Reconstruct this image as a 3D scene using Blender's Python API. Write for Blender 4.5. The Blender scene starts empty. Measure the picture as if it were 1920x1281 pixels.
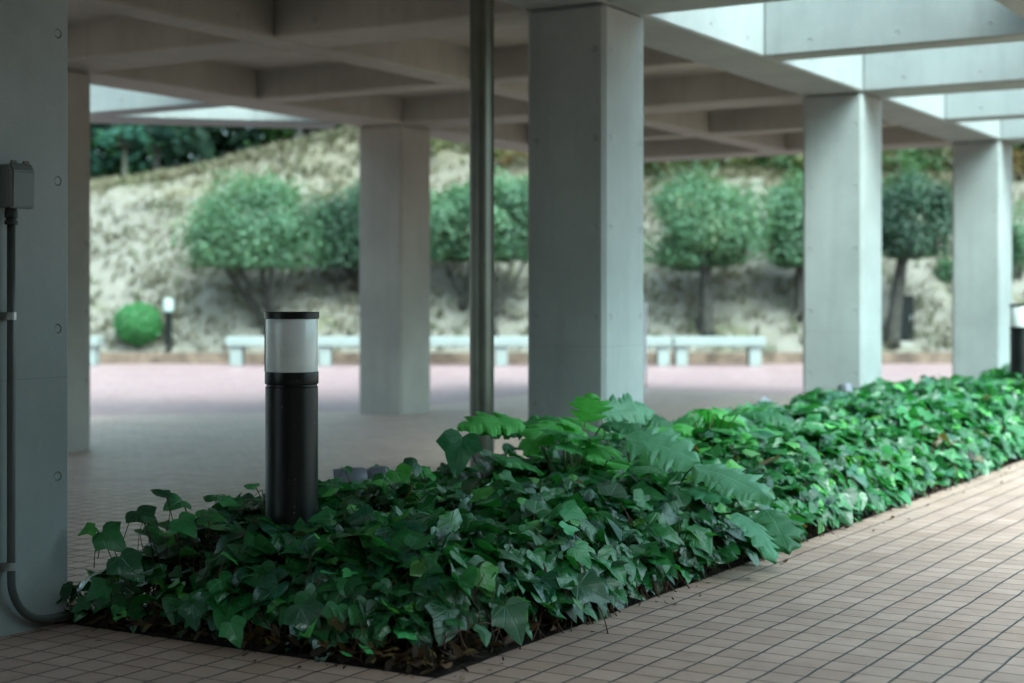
import bpy, bmesh, math, random
import numpy as np
from mathutils import Vector, Matrix, noise

random.seed(7)
rng = np.random.default_rng(11)
scene = bpy.context.scene
COL = scene.collection
R = math.radians

# ------------------------------------------------------------------ camera geometry (metres)
F_PX, HC = 2950.0, 1.10
YAW = math.atan((2730 - 960) / F_PX)
SN, CS = math.sin(YAW), math.cos(YAW)

def W(r, d, z=0.0):
    """r metres to the right and d metres ahead of the viewpoint -> world"""
    return Vector((SN * r + CS * d, -CS * r + SN * d, z))

def P(u, v, d):
    return W((u - 960) / F_PX * d, d, HC - (v - 561) * d / F_PX)

def G(u, v):
    d = F_PX * HC / (v - 561)
    return W((u - 960) / F_PX * d, d, 0)

# ------------------------------------------------------------------ object helpers
def tag(o, label=None, cat=None, group=None, kind=None):
    if label: o['label'] = label
    if cat: o['category'] = cat
    if group: o['group'] = group
    if kind: o['kind'] = kind
    return o

def empty(name, loc=(0, 0, 0), rz=0.0):
    o = bpy.data.objects.new(name, None)
    COL.objects.link(o)
    o.location = loc
    o.rotation_euler = (0, 0, rz)
    o.empty_display_size = 0.1
    return o

def link(name, me, mat=None, parent=None, loc=None, rot=None, smooth=False):
    o = bpy.data.objects.new(name, me)
    COL.objects.link(o)
    if mat is not None:
        me.materials.append(mat)
    if parent is not None:
        o.parent = parent
    if loc is not None: o.location = loc
    if rot is not None: o.rotation_euler = rot
    if smooth:
        me.polygons.foreach_set('use_smooth', np.ones(len(me.polygons), dtype=bool))
    return o

def from_bm(name, bm, mat=None, parent=None, loc=None, rot=None, smooth=False):
    me = bpy.data.meshes.new(name)
    bmesh.ops.recalc_face_normals(bm, faces=bm.faces)
    bm.to_mesh(me)
    bm.free()
    return link(name, me, mat, parent, loc, rot, smooth)

def bm_box(bm, x0, x1, y0, y1, z0, z1, bev=0.0, seg=1):
    b = bmesh.new()
    vs = [b.verts.new((x, y, z)) for z in (z0, z1) for y in (y0, y1) for x in (x0, x1)]
    for f in ((0, 1, 3, 2), (4, 6, 7, 5), (0, 4, 5, 1), (2, 3, 7, 6), (0, 2, 6, 4), (1, 5, 7, 3)):
        b.faces.new([vs[i] for i in f])
    bmesh.ops.recalc_face_normals(b, faces=b.faces)
    if bev > 0:
        bmesh.ops.bevel(b, geom=b.edges[:], offset=bev, segments=seg, affect='EDGES', profile=0.5)
    me = bpy.data.meshes.new('tmp')
    b.to_mesh(me); b.free()
    bm.from_mesh(me)
    bpy.data.meshes.remove(me)

def box(name, x0, x1, y0, y1, z0, z1, mat, parent=None, bev=0.0, seg=1, loc=None, rot=None):
    bm = bmesh.new()
    bm_box(bm, x0, x1, y0, y1, z0, z1, bev, seg)
    return from_bm(name, bm, mat, parent, loc, rot)

def lathe(name, prof, mat, parent=None, n=48, loc=None, rot=None, cap=True):
    bm = bmesh.new()
    rings = []
    for r, z in prof:
        rings.append([bm.verts.new((r * math.cos(2 * math.pi * i / n), r * math.sin(2 * math.pi * i / n), z)) for i in range(n)])
    for a, b in zip(rings, rings[1:]):
        for i in range(n):
            bm.faces.new((a[i], a[(i + 1) % n], b[(i + 1) % n], b[i]))
    if cap:
        bm.faces.new(rings[0][::-1]); bm.faces.new(rings[-1])
    o = from_bm(name, bm, mat, parent, loc, rot)
    me = o.data
    for p in me.polygons:
        p.use_smooth = len(p.vertices) == 4
    for e in me.edges: pass
    try:
        me.set_sharp_from_angle(angle=R(35))
    except Exception:
        pass
    return o

def tube_bm(bm, pts, radii, n=8, cap=True):
    pts = [Vector(p) for p in pts]
    if not hasattr(radii, '__len__'): radii = [radii] * len(pts)
    rings = []
    up = Vector((0.31, 0.17, 0.93))
    prev = None
    for i, p in enumerate(pts):
        t = (pts[min(i + 1, len(pts) - 1)] - pts[max(i - 1, 0)]).normalized()
        if prev is None:
            a = t.cross(up)
            if a.length < 1e-3: a = t.cross(Vector((1, 0, 0)))
        else:
            a = prev - t * prev.dot(t)
        a.normalize(); prev = a
        b = t.cross(a)
        rings.append([bm.verts.new(p + (a * math.cos(2 * math.pi * k / n) + b * math.sin(2 * math.pi * k / n)) * radii[i]) for k in range(n)])
    for ra, rb in zip(rings, rings[1:]):
        for k in range(n):
            bm.faces.new((ra[k], ra[(k + 1) % n], rb[(k + 1) % n], rb[k]))
    if cap:
        bm.faces.new(rings[0][::-1]); bm.faces.new(rings[-1])

def bez(a, b, c, n=8):
    a, b, c = Vector(a), Vector(b), Vector(c)
    return [a * (1 - t) ** 2 + b * 2 * t * (1 - t) + c * t * t for t in [i / n for i in range(n + 1)]]

def np_mesh(name, verts, quads, cols=None, uvs=None, smooth=True):
    """verts (N,3), quads (M,k) ints, cols (N,3) linear, uvs per-vertex (N,2)"""
    me = bpy.data.meshes.new(name)
    nv, (nf, k) = len(verts), quads.shape
    me.vertices.add(nv)
    me.vertices.foreach_set('co', verts.astype(np.float32).ravel())
    me.loops.add(nf * k)
    me.loops.foreach_set('vertex_index', quads.astype(np.int32).ravel())
    me.polygons.add(nf)
    me.polygons.foreach_set('loop_start', np.arange(0, nf * k, k, dtype=np.int32))
    me.polygons.foreach_set('loop_total', np.full(nf, k, dtype=np.int32))
    if smooth:
        me.polygons.foreach_set('use_smooth', np.ones(nf, dtype=bool))
    if uvs is not None:
        l = me.uv_layers.new(name='UVMap')
        l.data.foreach_set('uv', uvs[quads.ravel()].astype(np.float32).ravel())
    if cols is not None:
        a = me.color_attributes.new('Col', 'FLOAT_COLOR', 'POINT')
        c4 = np.ones((nv, 4), dtype=np.float32); c4[:, :3] = cols
        a.data.foreach_set('color', c4.ravel())
    me.update(calc_edges=True)
    me.validate()
    return me

# ------------------------------------------------------------------ node helpers
class N:
    def __init__(self, name):
        self.m = bpy.data.materials.new(name)
        self.m.use_nodes = True
        self.t = self.m.node_tree
        self.t.nodes.clear()
        self.out = self.t.nodes.new('ShaderNodeOutputMaterial')
    def n(self, typ, **kw):
        nd = self.t.nodes.new('ShaderNode' + typ)
        for k, v in kw.items():
            setattr(nd, k, v)
        return nd
    def set(self, sock, v):
        if isinstance(v, bpy.types.NodeSocket): self.t.links.new(v, sock)
        else:
            if hasattr(sock.default_value, '__len__') and not isinstance(v, str):
                v = list(v)
                if len(sock.default_value) == 4 and len(v) == 3: v = v + [1]
            sock.default_value = v
    def math(self, op, a, b=0.0, c=0.0, clamp=False):
        nd = self.n('Math', operation=op); nd.use_clamp = clamp
        self.set(nd.inputs[0], a); self.set(nd.inputs[1], b)
        if op in ('MULTIPLY_ADD', 'SMOOTH_MIN', 'WRAP', 'COMPARE'): self.set(nd.inputs[2], c)
        return nd.outputs[0]
    def mix(self, f, a, b, blend='MIX'):
        nd = self.n('Mix', data_type='RGBA', blend_type=blend)
        self.set(nd.inputs[0], f); self.set(nd.inputs[6], a); self.set(nd.inputs[7], b)
        return nd.outputs[2]
    def noise(self, vec, scale, detail=4, rough=0.55, w=0.0):
        nd = self.n('TexNoise')
        if vec is not None: self.t.links.new(vec, nd.inputs['Vector'])
        nd.inputs['Scale'].default_value = scale
        nd.inputs['Detail'].default_value = detail
        nd.inputs['Roughness'].default_value = rough
        return nd.outputs['Fac']
    def ramp(self, f, lo, hi, a=0.0, b=1.0):
        nd = self.n('MapRange', interpolation_type='SMOOTHSTEP')
        self.set(nd.inputs[0], f)
        for i, v in zip((1, 2, 3, 4), (lo, hi, a, b)): self.set(nd.inputs[i], v)
        return nd.outputs[0]
    def scalevec(self, vec, s):
        nd = self.n('Mapping'); self.t.links.new(vec, nd.inputs[0])
        nd.inputs['Scale'].default_value = s
        return nd.outputs[0]
    def bump(self, h, strength=0.3, dist=0.01, normal=None):
        nd = self.n('Bump')
        nd.inputs['Strength'].default_value = strength
        nd.inputs['Distance'].default_value = dist
        self.set(nd.inputs['Height'], h)
        if normal is not None: self.t.links.new(normal, nd.inputs['Normal'])
        return nd.outputs[0]
    def bsdf(self, color, rough=0.5, spec=0.5, metal=0.0, normal=None, **kw):
        nd = self.n('BsdfPrincipled')
        self.set(nd.inputs['Base Color'], color)
        self.set(nd.inputs['Roughness'], rough)
        self.set(nd.inputs['Specular IOR Level'], spec)
        self.set(nd.inputs['Metallic'], metal)
        if normal is not None: self.t.links.new(normal, nd.inputs['Normal'])
        for k, v in kw.items(): self.set(nd.inputs[k], v)
        return nd.outputs[0]
    def done(self, sh):
        self.t.links.new(sh, self.out.inputs['Surface'])
        return self.m

def simple(name, color, rough=0.5, spec=0.5, metal=0.0, vary=0.15, scale=8.0, bump=0.0, bscale=60, **kw):
    k = N(name)
    tc = k.n('TexCoord').outputs['Object']
    f = k.noise(tc, scale, 5)
    c = k.mix(k.ramp(f, 0.3, 0.7), [x * (1 - vary) for x in color], [min(1, x * (1 + vary)) for x in color])
    nrm = k.bump(k.noise(tc, bscale, 3), bump, 0.005) if bump else None
    return k.done(k.bsdf(c, rough, spec, metal, nrm, **kw))

# ------------------------------------------------------------------ materials
def mat_concrete(name, mode, base=(0.292, 0.320, 0.315)):
    k = N(name)
    t = k.n('TexCoord'); oc = t.outputs['Object']
    sep = k.n('SeparateXYZ'); k.t.links.new(oc, sep.inputs[0])
    nz = k.n('SeparateXYZ'); k.t.links.new(t.outputs['Normal'], nz.inputs[0])
    x, y, z = sep.outputs
    geo = k.n('NewGeometry').outputs['Position']
    big = k.noise(geo, 1.3, 5, 0.6)
    streak = k.noise(k.scalevec(geo, (9, 9, 0.7)), 1.0, 4, 0.6)
    fine = k.noise(geo, 160, 3, 0.7)
    med = k.noise(geo, 14, 6, 0.65)
    c = k.mix(k.ramp(big, 0.3, 0.7), [b * 0.86 for b in base], [b * 1.1 for b in base])
    c = k.mix(k.math('MULTIPLY', k.ramp(streak, 0.45, 0.75), 0.35), c, [b * 0.72 for b in base])
    c = k.mix(k.math('MULTIPLY', k.ramp(med, 0.5, 0.8), 0.3), c, [b * 1.25 for b in base])
    c = k.mix(k.math('MULTIPLY', k.ramp(fine, 0.3, 0.7), 0.22), c, [b * 0.6 for b in base])
    vo = k.n('TexVoronoi'); k.t.links.new(geo, vo.inputs['Vector']); vo.inputs['Scale'].default_value = 30
    vsize = k.noise(geo, 11, 2)
    pore = k.math('LESS_THAN', vo.outputs['Distance'], k.ramp(vsize, 0.52, 0.75, 0.0, 0.12))
    c = k.mix(k.math('MULTIPLY', pore, 0.75), c, [b * 0.25 for b in base])
    h = k.math('MULTIPLY', fine, 0.06)
    h = k.math('ADD', h, k.math('MULTIPLY', med, 0.12))
    h = k.math('SUBTRACT', h, k.math('MULTIPLY', pore, 0.4))
    if mode == 'column':
        isx = k.math('GREATER_THAN', k.math('ABSOLUTE', nz.outputs[0]), 0.6)
        mx = k.n('Mix', data_type='FLOAT')
        k.set(mx.inputs[0], isx); k.set(mx.inputs[2], x); k.set(mx.inputs[3], y)
        a = k.math('SUBTRACT', k.math('ABSOLUTE', mx.outputs[0]), 0.188)
        b = k.math('MULTIPLY', k.math('SUBTRACT', k.math('FRACT', k.math('ADD', k.math('MULTIPLY', z, 2.0), 0.5)), 0.5), 0.5)
        joint = k.math('LESS_THAN', k.math('ABSOLUTE', k.math('SUBTRACT', z, 0.835)), 0.0022)
        c = k.mix(k.math('MULTIPLY', joint, 0.35), c, [q * 0.5 for q in base])
    else:
        a = k.math('MULTIPLY', k.math('SUBTRACT', k.math('FRACT', k.math('ADD', k.math('MULTIPLY', x, 1 / 0.6), 0.5)), 0.5), 0.6)
        b = k.math('SUBTRACT', z, 0.085)
        side = k.math('GREATER_THAN', k.math('ABSOLUTE', nz.outputs[2]), 0.5)
        b = k.math('ADD', b, side)
    r = k.math('SQRT', k.math('ADD', k.math('MULTIPLY', a, a), k.math('MULTIPLY', b, b)))
    hole = k.ramp(r, 0.0125, 0.0168)
    h = k.math('ADD', h, k.math('MULTIPLY', hole, 3.2))
    nrm = k.bump(h, 1.0, 0.006)
    return k.done(k.bsdf(c, 0.82, 0.25, 0, nrm))

CONC_COL = mat_concrete('column_concrete', 'column')
CONC_BEAM = mat_concrete('beam_concrete', 'beam', (0.262, 0.284, 0.284))
CONC_IN = mat_concrete('shade_tinted_beam_concrete', 'beam', (0.305, 0.292, 0.262))  # same beam concrete, with the warm coffer shade put into its colour
COL_IN = mat_concrete('shade_tinted_column_concrete', 'column', (0.325, 0.313, 0.285))  # same column concrete, browned to carry the interior shade tone
CONC_SLAB = mat_concrete('slab_concrete', 'slab', (0.32, 0.30, 0.275))

def mat_tiles(name, cA, cB, joint, p=0.1143, x0=3.80, y0=2.54, jx=0.0045, jy=0.0065, rough=0.5, spec=0.5):
    k = N(name)
    geo = k.n('NewGeometry').outputs['Position']
    sep = k.n('SeparateXYZ'); k.t.links.new(geo, sep.inputs[0])
    wob = k.n('TexNoise'); k.t.links.new(geo, wob.inputs['Vector']); wob.inputs['Scale'].default_value = 6; wob.inputs['Detail'].default_value = 2
    sw = k.n('SeparateXYZ'); k.t.links.new(wob.outputs['Color'], sw.inputs[0])
    def coord(s, o, w):
        a = k.math('ADD', k.math('SUBTRACT', s, o), k.math('MULTIPLY', k.math('SUBTRACT', w, 0.5), 0.012))
        a = k.math('MULTIPLY', a, 1 / p)
        return k.math('FLOOR', a), k.math('MULTIPLY', k.math('SUBTRACT', 0.5, k.math('ABSOLUTE', k.math('SUBTRACT', k.math('FRACT', a), 0.5))), p)
    fx, dx = coord(sep.outputs[0], x0, sw.outputs[0])
    fy, dy = coord(sep.outputs[1], y0, sw.outputs[1])
    cv = k.n('CombineXYZ'); k.set(cv.inputs[0], fx); k.set(cv.inputs[1], fy)
    wn = k.n('TexWhiteNoise'); wn.noise_dimensions = '2D'; k.t.links.new(cv.outputs[0], wn.inputs['Vector'])
    rnd = wn.outputs['Value']
    fill = k.math('MULTIPLY', k.ramp(dx, jx * 0.35, jx * 0.75), k.ramp(dy, jy * 0.35, jy * 0.75))
    speck = k.noise(geo, 330, 3, 0.8)
    stain = k.noise(geo, 2.2, 5, 0.6)
    stain2 = k.noise(geo, 9, 5, 0.7)
    c = k.mix(rnd, cA, cB)
    rsp = k.n('SeparateXYZ'); k.t.links.new(wn.outputs['Color'], rsp.inputs[0])
    c = k.mix(k.math('MULTIPLY', k.math('GREATER_THAN', rsp.outputs[1], 0.8), 0.22), c, [cA[0] * 0.95, cA[1] * 0.85, cA[2] * 0.72])
    c = k.mix(k.math('MULTIPLY', k.ramp(speck, 0.5, 0.68), 0.55), c, [q * 0.45 for q in cA])
    c = k.mix(k.math('MULTIPLY', k.ramp(speck, 0.48, 0.3), 0.25), c, [min(1, q * 1.5) for q in cB])
    c = k.mix(k.math('MULTIPLY', k.ramp(stain, 0.45, 0.7), 0.35), c, [q * 0.62 for q in cA])
    c = k.mix(k.math('MULTIPLY', k.ramp(stain2, 0.55, 0.75), 0.3), c, [q * 0.55 for q in cA])
    c = k.mix(fill, joint, c)
    h = k.math('ADD', k.math('MULTIPLY', fill, 1.0), k.math('MULTIPLY', speck, 0.16))
    h = k.math('ADD', h, k.math('MULTIPLY', rnd, 0.2))
    nrm = k.bump(h, 0.7, 0.004)
    rr = k.ramp(stain2, 0.3, 0.7, rough - 0.06, rough + 0.1)
    return k.done(k.bsdf(c, rr, spec, 0, nrm))

TILES = mat_tiles('pinkish_paving_tiles', (0.305, 0.200, 0.165), (0.385, 0.262, 0.222), (0.007, 0.006, 0.005), jx=0.0055, jy=0.0075)
FLOORT = mat_tiles('worn_pavilion_tiles', (0.44, 0.305, 0.26), (0.53, 0.385, 0.335), (0.012, 0.010, 0.008), jx=0.011, jy=0.012, rough=0.36, spec=0.55)
ROAD = mat_tiles('pale_red_road_paving', (0.235, 0.145, 0.150), (0.28, 0.185, 0.191), (0.18, 0.118, 0.123), p=0.23, jx=0.006, jy=0.006, rough=0.42)

def mat_soil():
    k = N('planter_soil')
    geo = k.n('NewGeometry').outputs['Position']
    a = k.noise(geo, 20, 6, 0.7); b = k.noise(geo, 90, 4, 0.7)
    c = k.mix(k.ramp(a, 0.3, 0.7), (0.008, 0.006, 0.005), (0.032, 0.021, 0.014))
    c = k.mix(k.math('MULTIPLY', k.ramp(b, 0.55, 0.7), 0.6), c, (0.09, 0.055, 0.03))
    return k.done(k.bsdf(c, 0.9, 0.2, 0, k.bump(k.math('ADD', a, k.math('MULTIPLY', b, 0.5)), 0.9, 0.03)))
SOIL = mat_soil()

def mat_leaf(name, veins=True, transl=0.22, rough=0.4, spec=0.5, vein_mix=0.35, backlift=0.35):
    k = N(name)
    at = k.n('Attribute', attribute_name='Col').outputs['Color']
    geo = k.n('NewGeometry')
    pos = geo.outputs['Position']
    nz = k.noise(pos, 38, 4, 0.6)
    c = k.mix(k.math('MULTIPLY', k.ramp(nz, 0.35, 0.75), 0.45), at, k.mix(1.0, at, (0.55, 0.6, 0.6), 'MULTIPLY'))
    h = k.math('MULTIPLY', nz, 0.3)
    if veins:
        uv = k.n('TexCoord').outputs['UV']
        sp = k.n('SeparateXYZ'); k.t.links.new(uv, sp.inputs[0])
        x = k.math('ABSOLUTE', k.math('SUBTRACT', k.math('MULTIPLY', sp.outputs[0], 2.0), 1.0))
        y = k.math('SUBTRACT', k.math('MULTIPLY', sp.outputs[1], 1.25), 0.2)
        ang = k.math('ARCTAN2', x, y)
        rad = k.math('SQRT', k.math('ADD', k.math('MULTIPLY', x, x), k.math('MULTIPLY', y, y)))
        ds = None
        for a0 in (0.0, 0.62, 1.35):
            d = k.math('MULTIPLY', k.math('ABSOLUTE', k.math('SUBTRACT', ang, a0)), rad)
            ds = d if ds is None else k.math('MINIMUM', ds, d)
        # secondary veins leaving the midrib
        sv = k.math('ABSOLUTE', k.math('SUBTRACT', k.math('FRACT', k.math('MULTIPLY', k.math('SUBTRACT', y, k.math('MULTIPLY', x, 0.75)), 5.0)), 0.5))
        sv = k.math('MULTIPLY', sv, 0.2)
        v1 = k.ramp(ds, 0.006, 0.026, 1.0, 0.0)
        v2 = k.ramp(sv, 0.002, 0.016, 0.4, 0.0)
        v = k.math('MAXIMUM', v1, v2)
        lift = k.mix(1.0, at, (0.05, 0.10, 0.06), 'ADD')
        c = k.mix(k.math('MULTIPLY', v, vein_mix), c, lift)
        h = k.math('SUBTRACT', h, k.math('MULTIPLY', v, 0.55))
    back = geo.outputs['Backfacing']
    c = k.mix(k.math('MULTIPLY', back, backlift), c, k.mix(1.0, at, (0.05, 0.12, 0.03), 'ADD'))
    nrm = k.bump(h, 0.55, 0.006)
    dust = k.ramp(k.noise(pos, 5, 3), 0.35, 0.7, rough - 0.06, rough + 0.14)
    sh = k.bsdf(c, dust, spec, 0, nrm)
    tr = k.n('BsdfTranslucent')
    k.set(tr.inputs['Color'], k.mix(1.0, k.mix(1.0, at, (2.2, 2.6, 1.2), 'MULTIPLY'), (0.002, 0.006, 0.0), 'ADD'))
    mx = k.n('MixShader'); mx.inputs[0].default_value = transl
    k.t.links.new(sh, mx.inputs[1]); k.t.links.new(tr.outputs[0], mx.inputs[2])
    return k.done(mx.outputs[0])

IVY = mat_leaf('ivy_leaf', rough=0.31, spec=0.62, transl=0.2)
BIGLEAF = mat_leaf('lobed_leaf', veins=True, transl=0.3, rough=0.5, vein_mix=0.3)
CROWN = mat_leaf('tree_foliage', veins=False, transl=0.2, rough=0.5, spec=0.35)
WOODS = mat_leaf('dark_wood_foliage', veins=False, transl=0.06, rough=0.7, spec=0.08)
LITTER = mat_leaf('dead_leaf', veins=False, transl=0.05, rough=0.75, spec=0.2, backlift=0.0)
GRASSM = mat_leaf('dry_grass_blades', veins=False, transl=0.15, rough=0.8, spec=0.15, backlift=0.0)
STEM = simple('reddish_ivy_stem', (0.06, 0.028, 0.014), 0.6, 0.3, vary=0.5, scale=12)
PETIOLE = simple('green_petiole', (0.06, 0.10, 0.025), 0.5, 0.4, vary=0.3, scale=10)
BARK = simple('grey_brown_bark', (0.036, 0.034, 0.030), 0.85, 0.2, vary=0.35, scale=9, bump=0.6, bscale=25)
PALE_BARK = simple('pale_bark', (0.05, 0.05, 0.038), 0.85, 0.2, vary=0.3, scale=6, bump=0.5, bscale=20)
BENCHM = simple('pale_painted_concrete', (0.19, 0.215, 0.207), 0.7, 0.3, vary=0.06, scale=3, bump=0.2, bscale=80)
KERBM = simple('brown_brick_kerb', (0.12, 0.085, 0.065), 0.85, 0.2, vary=0.4, scale=4, bump=0.5, bscale=15)
DRAIN = simple('grey_steel_pipe', (0.085, 0.088, 0.070), 0.33, 0.5, metal=0.4, vary=0.2, scale=3, bump=0.06, bscale=40)
CONDUITM = simple('grey_conduit_pipe', (0.05, 0.062, 0.055), 0.42, 0.5, vary=0.12, scale=6)
BOXM = simple('grey_plastic', (0.10, 0.112, 0.106), 0.5, 0.4, vary=0.06, scale=6, bump=0.05, bscale=200)
CLAMPM = simple('galvanised_steel', (0.32, 0.33, 0.32), 0.42, 0.5, metal=0.8, vary=0.2, scale=30)
DARKRUB = simple('dark_rubber', (0.015, 0.017, 0.016), 0.6, 0.4, vary=0.2)
SPOTM = simple('grey_violet_metal', (0.13, 0.135, 0.165), 0.45, 0.5, metal=0.2, vary=0.1)
CABM = simple('dark_green_metal', (0.0022, 0.0042, 0.0036), 0.5, 0.2, vary=0.2)
SIGNM = simple('white_sign_board', (0.62, 0.60, 0.66), 0.45, 0.4, vary=0.05)

def mat_bollard():
    k = N('black_powder_coat')
    oc = k.n('TexCoord').outputs['Object']
    vo = k.n('TexVoronoi'); k.t.links.new(oc, vo.inputs['Vector']); vo.inputs['Scale'].default_value = 58
    pick = k.n('SeparateXYZ'); k.t.links.new(vo.outputs['Color'], pick.inputs[0])
    s = k.math('MULTIPLY', k.math('LESS_THAN', vo.outputs['Distance'], 0.10), k.math('GREATER_THAN', pick.outputs[0], 0.80))
    f = k.noise(oc, 5, 4)
    c = k.mix(f, (0.0018, 0.003, 0.0026), (0.0038, 0.0056, 0.005))
    c = k.mix(k.math('MULTIPLY', s, 0.7), c, (0.35, 0.38, 0.36))
    fine = k.noise(oc, 300, 2)
    return k.done(k.bsdf(c, k.ramp(f, 0.3, 0.7, 0.3, 0.42), 0.26, 0, k.bump(fine, 0.12, 0.002)))
BLACK = mat_bollard()

def mat_diffuser():
    k = N('frosted_white_diffuser')
    oc = k.n('TexCoord').outputs['Object']
    f = k.noise(oc, 14, 4)
    c = k.mix(k.ramp(f, 0.4, 0.8), (0.70, 0.73, 0.71), (0.60, 0.64, 0.62))
    vo = k.n('TexVoronoi'); k.t.links.new(oc, vo.inputs['Vector']); vo.inputs['Scale'].default_value = 16
    c = k.mix(k.math('MULTIPLY', k.math('LESS_THAN', vo.outputs['Distance'], 0.05), 0.6), c, (0.2, 0.2, 0.18))
    return k.done(k.bsdf(c, 0.28, 0.5, 0, None, **{'Coat Weight': 0.25, 'Coat Roughness': 0.1}))
DIFFUSER = mat_diffuser()

def mat_hill():
    k = N('dry_hillside')
    geo = k.n('NewGeometry').outputs['Position']
    a = k.noise(geo, 0.9, 6, 0.65); b = k.noise(geo, 3.3, 6, 0.7); d = k.noise(geo, 14, 4, 0.7)
    c = k.mix(k.ramp(b, 0.3, 0.7), (0.134, 0.121, 0.102), (0.166, 0.153, 0.133))
    c = k.mix(k.math('MULTIPLY', k.ramp(a, 0.52, 0.68), 0.65), c, (0.085, 0.09, 0.045))
    c = k.mix(k.math('MULTIPLY', k.ramp(d, 0.6, 0.8), 0.4), c, (0.10, 0.085, 0.06))
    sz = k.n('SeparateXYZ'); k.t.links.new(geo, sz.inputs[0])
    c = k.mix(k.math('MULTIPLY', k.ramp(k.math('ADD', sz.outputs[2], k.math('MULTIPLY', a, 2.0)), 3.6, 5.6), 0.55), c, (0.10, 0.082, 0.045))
    return k.done(k.bsdf(c, 0.95, 0.1, 0, k.bump(k.math('ADD', b, k.math('MULTIPLY', d, 0.4)), 0.5, 0.1)))
HILL = mat_hill()
GROUNDM = simple('bare_earth', (0.12, 0.10, 0.07), 0.95, 0.1, vary=0.3, scale=0.5, bump=0.4, bscale=4)

# ------------------------------------------------------------------ ground, paving, planter
X0, Y0, CW = 3.337, 4.062, 0.508           # first column corner, column width
S, SY, HS = 4.437, 4.483, 2.757            # bays and soffit height
PX0, PX1, PY0, PY1 = 3.80, 21.0, 2.54, 4.085   # the planting bed
DS = 21.7                                   # diagonal edge: X + Y = DS

def poly_slab(name, polys, z0, z1, mat):
    bm = bmesh.new()
    for poly in polys:
        lo = [bm.verts.new((x, y, z0)) for x, y in poly]
        hi = [bm.verts.new((x, y, z1)) for x, y in poly]
        bm.faces.new(hi); bm.faces.new(lo[::-1])
        n = len(poly)
        for i in range(n):
            bm.faces.new((lo[i], lo[(i + 1) % n], hi[(i + 1) % n], hi[i]))
    return tag(from_bm(name, bm, mat), kind='structure')

gm = bmesh.new()
bmesh.ops.create_grid(gm, x_segments=2, y_segments=2, size=400)
tag(from_bm('ground', gm, GROUNDM, loc=(0, 0, -0.09)), kind='structure')

XE = X0 + 3 * S + CW + 0.05
YE = Y0 + SY + CW + 0.05
poly_slab('paved_walkway', [[(-14, -14), (PX0, -14), (PX0, PY1), (-14, PY1)],
                            [(PX0, -14), (40, -14), (40, PY0), (PX0, PY0)]], -0.05, 0.0, TILES)
poly_slab('pavilion_floor', [[(-14, PY1), (XE, PY1), (XE, YE), (DS - YE, YE), (-5.0, DS + 5.0), (-14, DS + 5.0)]], -0.05, 0.0, FLOORT)
ra, rb, rc_, rd = W(-60, -30), W(60, -30), W(60, 27.3), W(-60, 27.3)
poly_slab('road', [[(p.x, p.y) for p in (ra, rb, rc_, rd)]], -0.07, -0.02, ROAD)

def sm(x): 
    x = np.clip(x, 0, 1); return x * x * (3 - 2 * x)

def bed_edge(x, y):
    """distance inside the bed outline (rounded near corner)"""
    a = x - PX0; b = y - PY0; c = PY1 - y
    e = np.minimum(np.minimum(a, b), c)
    r = 0.42
    k = np.hypot(np.maximum(r - a, 0), np.maximum(r - b, 0))
    return np.where((a < r) & (b < r), np.minimum(r - k, c), e)

nx, ny = 260, 34
gx, gy = np.meshgrid(np.linspace(PX0, PX1, nx), np.linspace(PY0, PY1, ny), indexing='ij')
gz = np.array([[0.02 * noise.noise(Vector((gx[i, j] * 5, gy[i, j] * 5, 0))) + 0.012 * noise.noise(Vector((gx[i, j] * 17, gy[i, j] * 17, 3))) for j in range(ny)] for i in range(nx)])
ee = np.minimum(np.minimum(gx - PX0, gy - PY0), PY1 - gy)
gz = -0.012 + (gz + 0.035) * sm(ee / 0.3)
idx = np.arange(nx * ny).reshape(nx, ny)
q = np.stack([idx[:-1, :-1], idx[1:, :-1], idx[1:, 1:], idx[:-1, 1:]], -1).reshape(-1, 4)
tag(link('planter_soil', np_mesh('planter_soil', np.stack([gx, gy, gz], -1).reshape(-1, 3), q), SOIL), kind='structure')

# ------------------------------------------------------------------ the concrete pavilion
pav = tag(empty('concrete_pavilion', (0, 0, 0)), 'grey concrete pavilion of square columns under a coffered beam ceiling', 'pavilion')
col_me = {}
rows = {'A': Y0, 'D': Y0 + SY, 'Z': Y0 - SY}
for rk, y in rows.items():
    for k in range(-1 if rk != 'Z' else 0, 4 if rk != 'Z' else 1):
        x = X0 + k * S
        mk = 'D' if rk == 'D' else 'A'
        if mk not in col_me:
            o = box('column', -CW / 2, CW / 2, -CW / 2, CW / 2, -0.03, HS, COL_IN if mk == 'D' else CONC_COL, pav, bev=0.024)
            col_me[mk] = o.data
        else:
            o = link('column', col_me[mk], None, pav)
        o.location = (x + CW / 2, y + CW / 2, 0)

BT = 3.36
def beam(x0, x1, y0, y1, along, dz=0.0):
    inside = y0 > Y0 + 0.3 and y0 < Y0 + SY + 0.2
    L = (x1 - x0) if along == 'X' else (y1 - y0)
    w = (y1 - y0) if along == 'X' else (x1 - x0)
    o = box('beam', -L / 2, L / 2, -w / 2, w / 2, 0, BT - HS, CONC_IN if inside else CONC_BEAM, pav, bev=0.013)
    o.location = ((x0 + x1) / 2, (y0 + y1) / 2, HS + dz)
    if along == 'Y': o.rotation_euler = (0, 0, math.pi / 2)
    return o

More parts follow.
